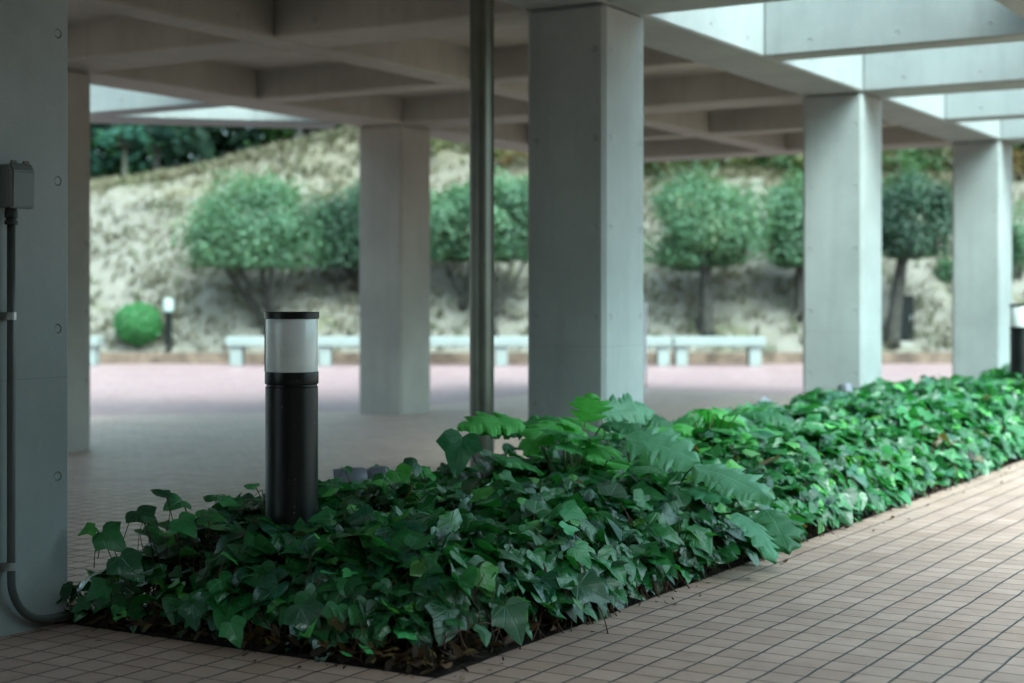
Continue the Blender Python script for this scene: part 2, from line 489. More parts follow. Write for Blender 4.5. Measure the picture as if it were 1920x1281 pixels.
MW = 0.26
xw = X0 - S
XEND = X0 + 3 * S + CW
ylines = []            # X-running beams: (y0, y1)
for y in (Y0 - SY, Y0, Y0 + SY): ylines.append((y, y + CW))
for y in (Y0 - SY / 2, Y0 + SY / 2): ylines.append((y + CW / 2 - MW / 2, y + CW / 2 + MW / 2))
ylines.sort()
SLABX = X0 + 0.5 * S + CW / 2 - MW / 2
for y0, y1 in ylines: beam(xw, XEND if y0 > 0 else SLABX + MW, y0, y1, 'X')
xlines = []
for k in range(-1, 4): xlines.append((X0 + k * S, X0 + k * S + CW))
for k in range(-1, 3):
    c = X0 + (k + 0.5) * S + CW / 2
    xlines.append((c - MW / 2, c + MW / 2))
xlines.sort()
for x0, x1 in xlines:
    for (a0, a1), (b0, b1) in zip(ylines, ylines[1:]):
        if a0 < 0 and x0 > SLABX + 0.1: continue
        beam(x0, x1, a1, b0, 'Y')
# open lattice beyond the far row, cut off by a diagonal beam
YD1 = Y0 + SY + CW
for x0, x1 in xlines:
    ye = DS - 0.34 - (x0 + x1) / 2
    if ye > YD1 + 0.3: beam(x0, x1, YD1, ye, 'Y')
ym = YD1 - CW / 2 + SY / 2
for (a0, a1), (b0, b1) in zip(xlines, xlines[1:]):
    if b0 + ym < DS - 0.6: beam(a1, b0, ym - MW / 2, ym + MW / 2, 'X')
Ld = 16.0
dg = box('beam', -Ld / 2, Ld / 2, -CW / 2, CW / 2, 0, BT - HS, CONC_BEAM, pav, bev=0.013)
sx, sy = DS - 0.34 - (YD1 + 0.19), YD1 + 0.19
dg.location = (sx - Ld / 2 * 0.7071, sy + Ld / 2 * 0.7071, HS + 0.003)
dg.rotation_euler = (0, 0, R(135))
bm = bmesh.new()
bm_box(bm, xw + 0.06, XEND - 0.06, Y0 + 0.06, YD1 - 0.06, 3.0, 3.28)
bm_box(bm, xw + 0.06, SLABX + MW - 0.04, Y0 - SY + 0.06, Y0 + 0.055, 3.004, 3.27)
bm_box(bm, SLABX + MW - 0.042, X0 + S + CW - 0.06, Y0 - SY / 2 + CW / 2 - MW / 2 + 0.05, Y0 + 0.055, 3.008, 3.26)
from_bm('roof_slab', bm, CONC_SLAB, pav)
UPZ = 7.2
box('sky_blocker', xw + 0.1, SLABX + 0.1, Y0 - SY + 0.1, YD1 - 0.2, 3.365, UPZ, CONC_SLAB, pav)  # unseen block, added to keep sky light off the column faces
WALLX, WALLY = X0 - S - 0.1, -1.7
WALLM = simple('dark_blocker_finish', (0.07, 0.065, 0.055), 0.6, 0.3)  # dark finish so the added walls return little light
box('shade_wall', WALLX - 0.25, WALLX, WALLY - 0.25, 3.9, -0.05, HS - 0.004, WALLM, pav)  # unseen, added to block light from behind the viewpoint
box('shade_wall', WALLX, 5.4, WALLY - 0.25, WALLY, -0.05, HS + 0.55, WALLM, pav)  # unseen, added to darken the left column and near paving

# ------------------------------------------------------------------ bollard lights
def bollard(loc, label, rz=0):
    t = tag(empty('bollard_light', loc, rz), label, 'bollard light', 'bollard lights in the ivy bed')
    lathe('post', [(0.096, -0.05), (0.096, 0.0), (0.0905, 0.004), (0.0905, 0.796), (0.0875, 0.799), (0.0875, 0.806)], BLACK, t)
    lathe('collar', [(0.088, 0.807), (0.0915, 0.808), (0.0925, 0.810), (0.0925, 0.847), (0.092, 0.849), (0.088, 0.850)], BLACK, t)
    lathe('diffuser', [(0.089, 0.850), (0.0895, 0.851), (0.0895, 1.031), (0.089, 1.032)], DIFFUSER, t, n=64)
    lathe('cap', [(0.092, 1.032), (0.0945, 1.033), (0.0945, 1.054), (0.093, 1.056)], BLACK, t)
    for a in (R(94), R(318)):
        box('strut', -0.0035, 0.0035, -0.004, 0.003, 0.850, 1.032, CLAMPM, t, loc=(0.0905 * math.cos(a), 0.0905 * math.sin(a), 0), rot=(0, 0, a - math.pi / 2))
    return t
B0 = W((547 - 960) / F_PX * 5.44, 5.44)
bollard(B0, 'black bollard light with frosted white drum nearest us, rising from the ivy', YAW)
B1 = W((1913 - 960) / F_PX * 14.3, 14.3)
bollard(B1, 'black bollard light at the right picture edge beyond the far column', R(40))

# rounded lamp post by the clipped bush
pl = P(316, 660, 27.9)
t = tag(empty('globe_bollard', (pl.x, pl.y, 0.17)), 'slim dark bollard lamp with pale round topped head beside the clipped bush', 'bollard lamp')
lathe('post', [(0.068, 0.0), (0.062, 0.02), (0.062, 0.70), (0.07, 0.71)], CABM, t, n=24)
lathe('lamp_head', [(0.07, 0.71), (0.096, 0.715), (0.098, 0.73), (0.098, 0.90), (0.085, 0.93), (0.03, 0.945)], simple('mint_glass', (0.26, 0.31, 0.29), 0.35), t, n=24)

# ------------------------------------------------------------------ drainpipe beside the near column
dp = tag(empty('drainpipe', (7.40, 4.635, 0)), 'round grey steel drainpipe standing left of the nearest free column', 'drainpipe')
lathe('pipe', [(0.068, 0.0), (0.068, 2.995)], DRAIN, dp, n=40)
lathe('socket', [(0.074, 0.0), (0.078, 0.01), (0.078, 0.10), (0.069, 0.115)], DRAIN, dp, n=40)
lathe('ceiling_flange', [(0.069, 2.955), (0.105, 2.96), (0.105, 2.985), (0.069, 2.99)], DRAIN, dp, n=40)

# ------------------------------------------------------------------ outlet box and conduit on the left column
FY = Y0                                       # column face towards the walkway
bx = tag(empty('outlet_box', (3.545, FY, 1.467)), 'grey weatherproof outlet box with sloped lid on the left column', 'outlet box')
bm = bmesh.new()
bm_box(bm, -0.043, 0.043, -0.075, 0.0, -0.07, 0.068, 0.006, 2)
from_bm('housing', bm, BOXM, bx)
bm = bmesh.new()
prof = [(-0.0765, -0.075), (-0.096, -0.072), (-0.099, 0.045), (-0.088, 0.068), (-0.0765, 0.074)]
L = [bm.verts.new((-0.046, y, z)) for y, z in prof]; Rr = [bm.verts.new((0.046, y, z)) for y, z in prof]
bm.faces.new(L); bm.faces.new(Rr[::-1])
for i in range(len(prof)):
    j = (i + 1) % len(prof)
    bm.faces.new((L[i], Rr[i], Rr[j], L[j]))
bmesh.ops.bevel(bm, geom=bm.edges[:], offset=0.004, segments=2, affect='EDGES')
from_bm('lid', bm, BOXM, bx)
for x in (-0.025, 0.025):
    bm = bmesh.new(); tube_bm(bm, [(x - 0.01, -0.078, 0.076), (x + 0.01, -0.078, 0.076)], 0.005, 10)
    from_bm('hinge', bm, BOXM, bx)
lathe('gland', [(0.021, -0.125), (0.021, -0.112), (0.017, -0.110), (0.017, -0.104), (0.021, -0.102), (0.021, -0.085), (0.018, -0.0705)], DARKRUB, bx, n=20, loc=(0, -0.038, 0))

cd = tag(empty('conduit', (3.545, FY - 0.038, 0)), 'grey conduit running down the left column and bending into the bed', 'conduit')
pts = [Vector((0, 0, 1.345)), Vector((0, 0, 0.9)), Vector((0, 0, 0.5)), Vector((0, 0, 0.21))]
pts += [Vector((0.16 - 0.16 * math.cos(a), 0, 0.19 - 0.155 * math.sin(a))) for a in [R(x) for x in range(8, 91, 8)]]
pts += [Vector((0.22, 0, 0.030)), Vector((0.30, 0.004, 0.026)), Vector((0.40, 0.008, 0.0))]
bm = bmesh.new(); tube_bm(bm, pts, 0.0135, 16)
from_bm('pipe', bm, CONDUITM, cd, smooth=True)
for z in (1.045, 0.172 + 0.06):
    cl = empty('clamp', (0, 0, z)); cl.parent = cd
    bm = bmesh.new()
    prof = [(-0.042, 0.036), (-0.042, 0.033), (-0.0175, 0.033)] + [(-0.0165 * math.cos(a), -0.0165 * math.sin(a)) for a in [R(x) for x in range(0, 181, 20)]] + [(0.0175, 0.033), (0.042, 0.033), (0.042, 0.036)]
    prev = None
    for x, y in prof:
        a, b = bm.verts.new((x, y, -0.0125)), bm.verts.new((x, y, 0.0125))
        if prev: bm.faces.new((prev[0], a, b, prev[1]))
        prev = (a, b)
    o = from_bm('strap', bm, CLAMPM, cl)
    m = o.modifiers.new('thick', 'SOLIDIFY'); m.thickness = 0.0022; m.offset = 0
    for x in (-0.031, 0.031):
        lathe('screw', [(0.0052, 0.0), (0.0052, 0.002), (0.003, 0.0038)], CLAMPM, cl, n=12, loc=(x, 0.0335, 0), rot=(R(90), 0, 0))

# ------------------------------------------------------------------ low garden spotlights half buried in ivy
def spotlight(loc, az, tilt, s, label):
    t = tag(empty('garden_spotlight', loc, az), label, 'spotlight', 'garden spotlights half hidden in the ivy')
    h = empty('head', (0, 0, 0.0)); h.parent = t; h.rotation_euler = (0, tilt, 0)
    lathe('hood', [(0.030 * s, -0.03 * s), (0.056 * s, 0.0), (0.064 * s, 0.06 * s), (0.070 * s, 0.145 * s), (0.066 * s, 0.145 * s), (0.060 * s, 0.06 * s)], SPOTM, h, n=32, cap=False)
    lathe('lens', [(0.059 * s, 0.050 * s), (0.058 * s, 0.054 * s)], DARKRUB, h, n=32)
    lathe('rear_housing', [(0.012 * s, -0.115 * s), (0.045 * s, -0.105 * s), (0.052 * s, -0.05 * s), (0.046 * s, -0.018 * s), (0.031 * s, -0.015 * s)], SPOTM, h, n=32)
    bm = bmesh.new(); tube_bm(bm, [(0, 0, -loc[2]), (0, 0, -0.05 * s)], 0.009, 10)
    from_bm('stake', bm, SPOTM, t, smooth=True)
    return t
def sp(u, v, d, az, tilt, s, label):
    p = P(u, v, d); spotlight((p.x, p.y, p.z), az, tilt, s, label)
sp(684, 898, 6.5, R(128), R(98), 0.86, 'grey spotlight in the ivy right behind the nearest bollard')
sp(1047, 838, 7.85, R(80), R(50), 0.8, 'small grey spotlight in the leaves in front of the nearest free column')
sp(1455, 775, 10.4, R(100), R(60), 0.85, 'grey spotlight in the ivy just left of the second column base')
sp(1590, 750, 11.2, R(60), R(20), 0.75, 'grey spotlight in the ivy in front of the second column base')

# ------------------------------------------------------------------ ivy bed
IVY_OUT = np.array([(0, 0), (.13, -.11), (.30, -.13), (.42, -.03), (.48, .08), (.59, .25), (.45, .36), (.335, .45), (.285, .58), (.20, .74), (.09, .90), (0, 1.0)])
HEART_OUT = np.array([(0, 0), (.14, -.10), (.31, -.13), (.45, -.05), (.52, .10), (.515, .22), (.47, .34), (.42, .45), (.34, .58), (.23, .73), (.11, .89), (0, 1.0)])
def leaf_grid(out, rows, cols):
    idx = np.linspace(0, len(out) - 1, rows)
    ox = np.interp(idx, range(len(out)), out[:, 0]); oy = np.interp(idx, range(len(out)), out[:, 1])
    my = np.linspace(0, 1, rows)
    s = np.linspace(-1, 1, cols)
    X = ox[:, None] * s[None]; Yv = my[:, None] * (1 - np.abs(s))[None] + oy[:, None] * np.abs(s)[None]
    T = np.stack([X, Yv], -1).reshape(-1, 2)
    ii = np.arange(rows * cols).reshape(rows, cols)
    q = np.stack([ii[:-1, :-1], ii[:-1, 1:], ii[1:, 1:], ii[1:, :-1]], -1).reshape(-1, 4)
    return T, q

def build_leaves(T, q, pos, nrm, tip, size, cols, fold, droop, wave, lobe=None, colvar=None):
    n = len(pos)
    tip = tip - nrm * (tip * nrm).sum(1, keepdims=True)
    tip /= np.linalg.norm(tip, axis=1, keepdims=True) + 1e-9
    side = np.cross(tip, nrm)
    x = np.repeat(T[None, :, 0], n, 0); y = np.repeat(T[None, :, 1], n, 0)
    if lobe is not None: x = x * lobe[:, None]
    ph = rng.uniform(0, 6.28, (n, 1))
    z = fold[:, None] * np.abs(x) - droop[:, None] * (y ** 2) + wave[:, None] * np.sin(5.5 * y + 3 * x + ph) * (0.3 + np.abs(x) * 2)
    z -= 0.25 * droop[:, None] * x ** 2 * 4
    skew = rng.normal(0, 0.1, (n, 1)); x = x + skew * y * y
    V = pos[:, None] + size[:, None, None] * (x[..., None] * side[:, None] + y[..., None] * tip[:, None] + z[..., None] * nrm[:, None])
    m = T.shape[0]
    F = (q[None] + (np.arange(n) * m)[:, None, None]).reshape(-1, 4)
    C = np.repeat(cols, m, 0)
    U = np.tile(np.stack([T[:, 0] * 0.5 + 0.5, (T[:, 1] + 0.2) / 1.25], -1), (n, 1))
    return V.reshape(-1, 3), F, C, U

def merge(parts):
    off = 0; V = []; F = []; C = []; U = []
    for v, f, c, u in parts:
        V.append(v); F.append(f + off); C.append(c); U.append(u); off += len(v)
    return np.concatenate(V), np.concatenate(F), np.concatenate(C), np.concatenate(U)

def fbm(x, y, s, seed=0):
    return np.array([noise.fractal(Vector((a * s + seed, b * s - seed, seed * 0.37)), 1.0, 2.0, 3) for a, b in zip(x, y)])

def norm(v): return v / (np.linalg.norm(v, axis=1, keepdims=True) + 1e-9)

def ivy_colors(n, x):
    dark = np.array([0.008, 0.052, 0.018]); mid = np.array([0.020, 0.160, 0.040]); teal = np.array([0.014, 0.088, 0.048])
    br = np.array([0.07, 0.34, 0.07])
    w = rng.random((n, 1))
    c = dark * (1 - w) + mid * w
    tmask = rng.random(n) < 0.2
    c[tmask] = teal * rng.uniform(0.7, 1.2, (tmask.sum(), 1))
    pb = np.where(x < 6.0, 0.07, 0.12)
    bm_ = rng.random(n) < pb
    c[bm_] = br * rng.uniform(0.55, 1.1, (bm_.sum(), 1)) + np.array([0.03, 0.0, 0.0]) * rng.random((bm_.sum(), 1))
    mm = (~bm_) & (rng.random(n) < np.where(x < 6.0, 0.14, 0.24))
    bw = rng.random(n) < 0.012
    c[bw] = np.array([0.09, 0.06, 0.02])
    c[mm] = np.array([0.022, 0.155, 0.045]) * rng.uniform(0.7, 1.2, (mm.sum(), 1))
    return c, bm_

def ivy_points(n, xa, xb):
    x = rng.uniform(xa, xb, n); y = rng.uniform(PY0 - 0.05, PY1 + 0.07, n)
    e = bed_edge(x, y) + 0.05
    e = np.where(y > PY1 - 0.25, np.minimum(e + 0.07, PY1 + 0.10 - y), e)
    inset = 0.012 + 0.05 * fbm(x, y, 2.3, 5) + 0.06 * sm((4.75 - x) / 0.8)
    inset = np.where(y > PY1 - 0.3, 0.02, inset)
    e = e - inset
    keep = e > 0
    return x[keep], y[keep], e[keep]

def ivy_height(x, y):
    return 0.325 + 0.05 * sm((x - 6) / 3) + 0.085 * fbm(x, y, 1.9, 2) + 0.06 * fbm(x, y, 6.0, 9)

def make_ivy(n, xa, xb, rows, cols, smin, smax):
    x, y, e = ivy_points(n, xa, xb)
    h = ivy_height(x, y)
    lowc = sm((y - 3.45) / 0.25) * (1 - sm((x - 3.95) / 0.5))
    h = h * (1 - 0.5 * lowc)
    edge = 1 - sm(e / 0.30)
    H = h * (0.30 + 0.70 * np.sqrt(np.clip(e / 0.30, 0, 1)))
    dep = rng.exponential(0.055, len(x)) + rng.normal(0, 0.012, len(x))
    z = H - dep
    z = np.where(edge > 0.25, H * rng.uniform(0.25, 1.02, len(x)), z)
    k = (z > 0.045) & (rng.random(len(x)) > 0.5 * lowc) & ~((x < 4.5) & (z < 0.5 * H) & (rng.random(len(x)) < 0.72)) & ~((edge > 0.3) & (z < 0.4 * H) & (rng.random(len(x)) < 0.35))
    x, y, e, z, edge, H = x[k], y[k], e[k], z[k], edge[k], H[k]
    n = len(x)
    ep = 0.03
    gxx = bed_edge(x + ep, y) - bed_edge(x - ep, y); gyy = bed_edge(x, y + ep) - bed_edge(x, y - ep)
    out = norm(np.stack([-gxx, -gyy, np.zeros(n)], 1))
    up = np.array([0, 0, 1.0])
    tilt = rng.normal(0, 0.42, (n, 3)); tilt[:, 2] *= 0.2
    nr = norm(up[None] + out * (edge * rng.uniform(-0.15, 1.0, n) + 0.05)[:, None] + tilt + np.array([-0.06, -0.16, 0])[None])
    az = rng.uniform(0, 2 * np.pi, n)
    tip = np.stack([np.cos(az), np.sin(az), -0.25 * np.ones(n)], 1) + out * (edge * 1.6)[:, None] + np.array([-0.25, -0.45, 0])[None]
    tip[:, 2] -= edge * rng.uniform(0.0, 1.0, n)
    tip = norm(tip)
    c, br = ivy_colors(n, x)
    size = np.clip(rng.lognormal(math.log(0.079), 0.34, n), smin, smax)
    size = np.where(br, size * 0.78, size)
    depth_in = np.clip((H - z) / 0.2, 0, 1)
    fold = rng.normal(0.14, 0.22, n); droop = np.abs(rng.normal(0.20, 0.18, n)); wave = np.abs(rng.normal(0.07, 0.04, n))
    lobe = rng.uniform(0.78, 1.12, n)
    pos = np.stack([x, y, z], 1)
    pos_base = pos - tip * (size * 0.4)[:, None]
    hm = rng.random(n) < 0.4
    ms = []
    for mask, o_ in ((hm, HEART_OUT), (~hm, IVY_OUT)):
        T, q = leaf_grid(o_, rows, cols)
        ms.append(build_leaves(T, q, pos_base[mask], nr[mask], tip[mask], size[mask], c[mask], fold[mask], droop[mask], wave[mask], lobe[mask]))
    return merge(ms), pos_base, tip, nr, br, size

near, nb, nt, nn, nbr, nsz = make_ivy(7400, 3.75, 7.6, 12, 5, 0.045, 0.135)
far1, fb, ft, fn, fbr, fsz = make_ivy(9500, 7.6, 12.5, 12, 3, 0.055, 0.125)
far2 = make_ivy(9500, 12.5, 20.8, 6, 3, 0.06, 0.13)[0]

# a few taller shoots that stand clear of the mass
hand = []
def shoot(u, v, d, size, az, el, col, nvec=None):
    p = P(u, v, d - 0.14)
    tipv = Vector((math.cos(az) * math.cos(el), math.sin(az) * math.cos(el), math.sin(el)))
    nv = Vector(nvec) if nvec else Vector((random.uniform(-.4, .2), random.uniform(-.6, .1), 1))
    hand.append((p, tipv, nv.normalized(), size, col))
GB, GD, GM = (0.07, 0.33, 0.07), (0.015, 0.08, 0.035), (0.022, 0.14, 0.045)
shoot(163, 990, 5.45, 0.062, R(150), -0.1, GB, (-.6, -.3, 1)); shoot(300, 925, 5.75, 0.07, R(100), 0.35, GD)
shoot(330, 945, 5.8, 0.10, R(190), -0.2, GM); shoot(430, 940, 5.8, 0.085, R(-60), -0.05, (0.04, 0.24, 0.07))
shoot(470, 912, 5.9, 0.06, R(90), 0.1, (0.05, 0.28, 0.08)); shoot(270, 965, 5.6, 0.11, R(-100), -0.2, GD)
shoot(210, 1010, 5.45, 0.11, R(-80), -0.5, GM, (-.9, -.5, .6)); shoot(240, 1065, 5.35, 0.12, R(-75), -0.9, GD, (-.8, -.6, .7))
shoot(180, 1105, 5.35, 0.085, R(160), -0.3, GM, (-.8, -.4, .8)); shoot(150, 1130, 5.4, 0.06, R(170), -0.1, GM, (-.7, -.4, .8))
shoot(350, 980, 5.45, 0.095, R(-90), -0.3, (0.03, 0.19, 0.06), (-.6, -.6, .9)); shoot(765, 872, 6.4, 0.10, R(150), -0.15, GD)
shoot(752, 900, 6.35, 0.11, R(-90), -0.9, (0.05, 0.26, 0.04), (-.8, -.5, .3)); shoot(858, 842, 6.6, 0.175, R(190), -0.7, (0.022, 0.13, 0.06), (-.9, -.35, .35))
shoot(712, 905, 6.0, 0.085, R(140), -0.05, (0.05, 0.3, 0.06)); shoot(1075, 960, 5.6, 0.085, R(-70), -0.3, (0.06, 0.3, 0.13), (-.7, -.5, .8))
shoot(1070, 990, 5.5, 0.07, R(-30), 0.0, (0.09, 0.42, 0.2)); shoot(1090, 1040, 5.5, 0.085, R(-70), -0.8, (0.06, 0.30, 0.12), (-.8, -.6, .6))
shoot(910, 1085, 5.1, 0.10, R(-110), -0.8, (0.06, 0.27, 0.05), (-.8, -.6, .5)); shoot(800, 1070, 5.1, 0.09, R(-90), -0.9, (0.08, 0.24, 0.05), (-.8, -.5, .4))
shoot(620, 1075, 5.1, 0.055, R(-20), -0.1, (0.06, 0.4, 0.12)); shoot(655, 1075, 5.1, 0.05, R(200), -0.1, (0.06, 0.4, 0.12)); shoot(690, 1215, 4.85, 0.05, R(0), 0.0, (0.06, 0.38, 0.12))
shoot(650, 1232, 4.85, 0.035, R(120), -.5, (0.06, 0.38, 0.12)); shoot(760, 1190, 4.9, 0.07, R(-60), -.6, (0.06, 0.38, 0.12))
shoot(575, 1165, 5.0, 0.12, R(-90), -1.1, GD, (-.8, -.5, .4)); shoot(965, 1160, 4.95, 0.125, R(-100), -0.7, GD, (-.7, -.6, .6)); shoot(1110, 1110, 5.2, 0.12, R(-60), -0.5, GD, (-.6, -.7, .7))
shoot(440, 1185, 5.05, 0.085, R(-95), -0.9, (0.03, 0.2, 0.06), (-.8, -.5, .4)); shoot(360, 1150, 5.15, 0.085, R(-140), -0.7, GD, (-.8, -.5, .5))
for i in range(110):
    xs, ys = random.uniform(3.95, 9.5), random.uniform(2.65, 4.12)
    if i < 30: xs, ys = random.uniform(3.95, 5.3), random.uniform(3.5, 4.15)
    ee_ = float(bed_edge(np.array([xs]), np.array([ys]))[0])
    if ee_ < 0.02 and ys < 3.9: continue
    hz = float(ivy_height(np.array([xs]), np.array([ys]))[0]) * (0.6 + 0.4 * min(1, max(0, ee_) / 0.3))
    a_ = random.uniform(0, 6.28)
    hand.append((Vector((xs, ys, hz + random.uniform(0.0, 0.085))), Vector((math.cos(a_), math.sin(a_), random.uniform(-.5, .25))), Vector((random.uniform(-.5, .2), random.uniform(-.6, .2), 1)).normalized(),
                 random.uniform(0.045, 0.10), random.choice([GB, GM, GM, GD, (0.04, 0.24, 0.06)])))
hp = np.array([h[0][:] for h in hand]); ht = np.array([h[1][:] for h in hand]); hn = norm(np.array([h[2][:] for h in hand]))
hs = np.array([h[3] for h in hand]); hc_ = np.array([h[4] for h in hand])
T, q = leaf_grid(IVY_OUT, 23, 9)
handm = build_leaves(T, q, hp - ht * (hs * 0.4)[:, None], hn, ht, hs, hc_, rng.normal(0.14, 0.1, len(hs)), np.abs(rng.normal(0.18, 0.1, len(hs))), np.full(len(hs), 0.05))
V, F, C, U = merge([near, far1, far2, handm])
ivy = tag(link('ivy_ground_cover', np_mesh('ivy_ground_cover', V, F, C, U), IVY), 'dense dark green ivy filling the long bed along the tiled path', 'ivy', kind='stuff')

# stems and petioles, one mesh
def np_tubes(paths, rad, n=4):
    """paths (K, m, 3) -> mesh arrays"""
    K, m, _ = paths.shape
    tg = np.gradient(paths, axis=1); tg /= np.linalg.norm(tg, axis=2, keepdims=True) + 1e-9
    a = np.cross(tg, np.array([0.37, 0.61, 0.7])); a /= np.linalg.norm(a, axis=2, keepdims=True) + 1e-9
    b = np.cross(tg, a)
    ang = np.linspace(0, 2 * np.pi, n, endpoint=False)
    V = paths[:, :, None] + rad[:, :, None, None] * (np.cos(ang)[None, None, :, None] * a[:, :, None] + np.sin(ang)[None, None, :, None] * b[:, :, None])
    ii = np.arange(K * m * n).reshape(K, m, n)
    q = np.stack([ii[:, :-1, :], np.roll(ii[:, :-1, :], -1, 2), np.roll(ii[:, 1:, :], -1, 2), ii[:, 1:, :]], -1).reshape(-1, 4)
    return V.reshape(-1, 3), q

sb = np.concatenate([nb, fb[::4], hp - ht * (hs * 0.4)[:, None]]); st = np.concatenate([nt, ft[::4], ht])
K = len(sb)
drop = np.minimum(rng.uniform(0.07, 0.22, K), sb[:, 2] - 0.0)
lat = rng.normal(0, 0.035, (K, 2))
tt = np.linspace(0, 1, 6)[None, :, None]
end = sb.copy(); end[:, :2] += lat - st[:, :2] * 0.03; end[:, 2] -= drop
end[:, 1] = np.clip(end[:, 1], PY0 + 0.03, PY1 + 0.04); end[:, 0] = np.maximum(end[:, 0], PX0 + 0.03)
mid = sb - st * 0.035 * np.array([1, 1, 0.3]); mid[:, 2] -= 0.02
paths = sb[:, None] * (1 - tt) ** 2 + mid[:, None] * 2 * tt * (1 - tt) + end[:, None] * tt ** 2
rad = np.repeat(np.linspace(0.0011, 0.0017, 6)[None], K, 0)
v1, q1 = np_tubes(paths, rad)
# upright runners from the soil
xk, yk, ek = ivy_points(2600, 3.75, 9.5)
K2 = len(xk); hh = ivy_height(xk, yk) * (0.3 + 0.6 * np.sqrt(np.clip(ek / 0.3, 0, 1))) * (1 - 0.6 * sm((yk - 3.4) / 0.25) * (1 - sm((xk - 3.95) / 0.5)))
base = np.stack([xk, yk, np.full(K2, 0.0)], 1)
ln = rng.normal(0, 0.07, (K2, 2))
top = base.copy(); top[:, :2] += ln; top[:, 2] = hh
top[:, 1] = np.clip(top[:, 1], PY0 + 0.05, PY1 + 0.02); top[:, 0] = np.maximum(top[:, 0], PX0 + 0.04)
md = (base + top) / 2; md[:, :2] += rng.normal(0, 0.05, (K2, 2))
t8 = np.linspace(0, 1, 8)[None, :, None]
paths = base[:, None] * (1 - t8) ** 2 + md[:, None] * 2 * t8 * (1 - t8) + top[:, None] * t8 ** 2
v2, q2 = np_tubes(paths, np.repeat(np.linspace(0.0024, 0.0014, 8)[None], K2, 0))
# stems under the hand placed shoots reach the ground
K3 = len(hp); b3 = hp - ht * (hs * 0.4)[:, None]
g3 = b3.copy(); g3[:, 0] += 0.10 + rng.uniform(0, 0.06, K3); g3[:, 1] += rng.normal(0.0, 0.05, K3); g3[:, 2] = 0.0
m3 = (b3 + g3) / 2; m3[:, 0] += 0.06; m3[:, 2] += 0.02
paths = b3[:, None] * (1 - t8) ** 2 + m3[:, None] * 2 * t8 * (1 - t8) + g3[:, None] * t8 ** 2
v3, q3 = np_tubes(paths, np.repeat(np.linspace(0.0014, 0.0022, 8)[None], K3, 0), 6)
# creeping runners on the soil
K4 = 160
x4 = rng.uniform(3.95, 8.5, K4); y4 = rng.uniform(2.68, 3.95, K4)
t9 = np.linspace(0, 1, 12)
a4 = rng.uniform(0, 6.28, K4)
paths = np.zeros((K4, 12, 3))
l4 = rng.uniform(0.2, 0.5, K4)
for i in range(12):
    aa = a4 + 0.8 * np.sin(t9[i] * 5 + a4 * 3)
    paths[:, i, 0] = np.clip(x4 + np.cos(aa) * l4 * t9[i], 3.86, 9); paths[:, i, 1] = np.clip(y4 + np.sin(aa) * l4 * t9[i], 2.6, 4.05)
    paths[:, i, 2] = 0.04 + 0.05 * np.sin(t9[i] * 9 + a4) ** 2 + 0.08 * rng.random(K4) * t9[i] * (1 - t9[i])
v4, q4 = np_tubes(paths, np.full((K4, 12), 0.0026), 5)
Vs = np.concatenate([v1, v2, v3, v4]); Qs = np.concatenate([q1, q2 + len(v1), q3 + len(v1) + len(v2), q4 + len(v1) + len(v2) + len(v3)])
so = link('ivy_stems', np_mesh('ivy_stems', Vs, Qs), STEM, ivy)
so['kind'] = 'stuff'

# dead leaves on the soil
n = 7000
x = 3.83 + 8.5 * rng.random(n) ** 1.6; y = rng.uniform(PY0 + 0.01, PY1 - 0.02, n)
kk = bed_edge(x, y) < np.abs(rng.normal(0.1, 0.25, n))
x, y = x[kk], y[kk]; m_ = 90
xo = 3.8 + 7 * rng.random(m_) ** 1.4; yo = PY0 - np.abs(rng.normal(0.0, 0.10, m_))
fr = rng.random(m_) < 0.25
xo[fr] = PX0 - np.abs(rng.normal(0.0, 0.09, fr.sum())); yo[fr] = rng.uniform(PY0, PY1, fr.sum())
x = np.concatenate([x, xo]); y = np.concatenate([y, yo])
n = len(x)
nr = norm(np.array([0, 0, 1.0])[None] + rng.normal(0, 0.45, (n, 3)))
az = rng.uniform(0, 6.28, n); tip = np.stack([np.cos(az), np.sin(az), rng.normal(0, .2, n)], 1)
br = np.array([[0.10, 0.052, 0.022], [0.16, 0.10, 0.045], [0.05, 0.03, 0.016], [0.03, 0.02, 0.014], [0.16, 0.12, 0.03]])
cc = br[rng.choice(5, n, p=[.22, .12, .3, .3, .06])] * rng.uniform(0.6, 1.2, (n, 1))
out = np.array([(0, 0), (.16, .12), (.24, .35), (.22, .6), (.12, .85), (0, 1.0)])
T, q = leaf_grid(out, 7, 3)
V, F, C, U = build_leaves(T, q, np.stack([x, y, np.where(np.arange(n) < n - m_, 0.018, 0.003) + np.where(np.arange(n) < n - m_, 0.02, 0.002) * rng.random(n)], 1), nr, tip, np.where(np.arange(n) < n - m_, rng.uniform(0.02, 0.08, n), rng.uniform(0.008, 0.032, n)), cc, rng.normal(0.3, 0.3, n), rng.normal(0, 0.35, n), np.full(n, 0.06))
V[:, 2] = np.maximum(V[:, 2], 0.004)
tag(link('leaf_litter', np_mesh('leaf_litter', V, F, C, U), LITTER), 'brown fallen leaves scattered on the soil along the bed edge', 'leaf litter', kind='stuff')

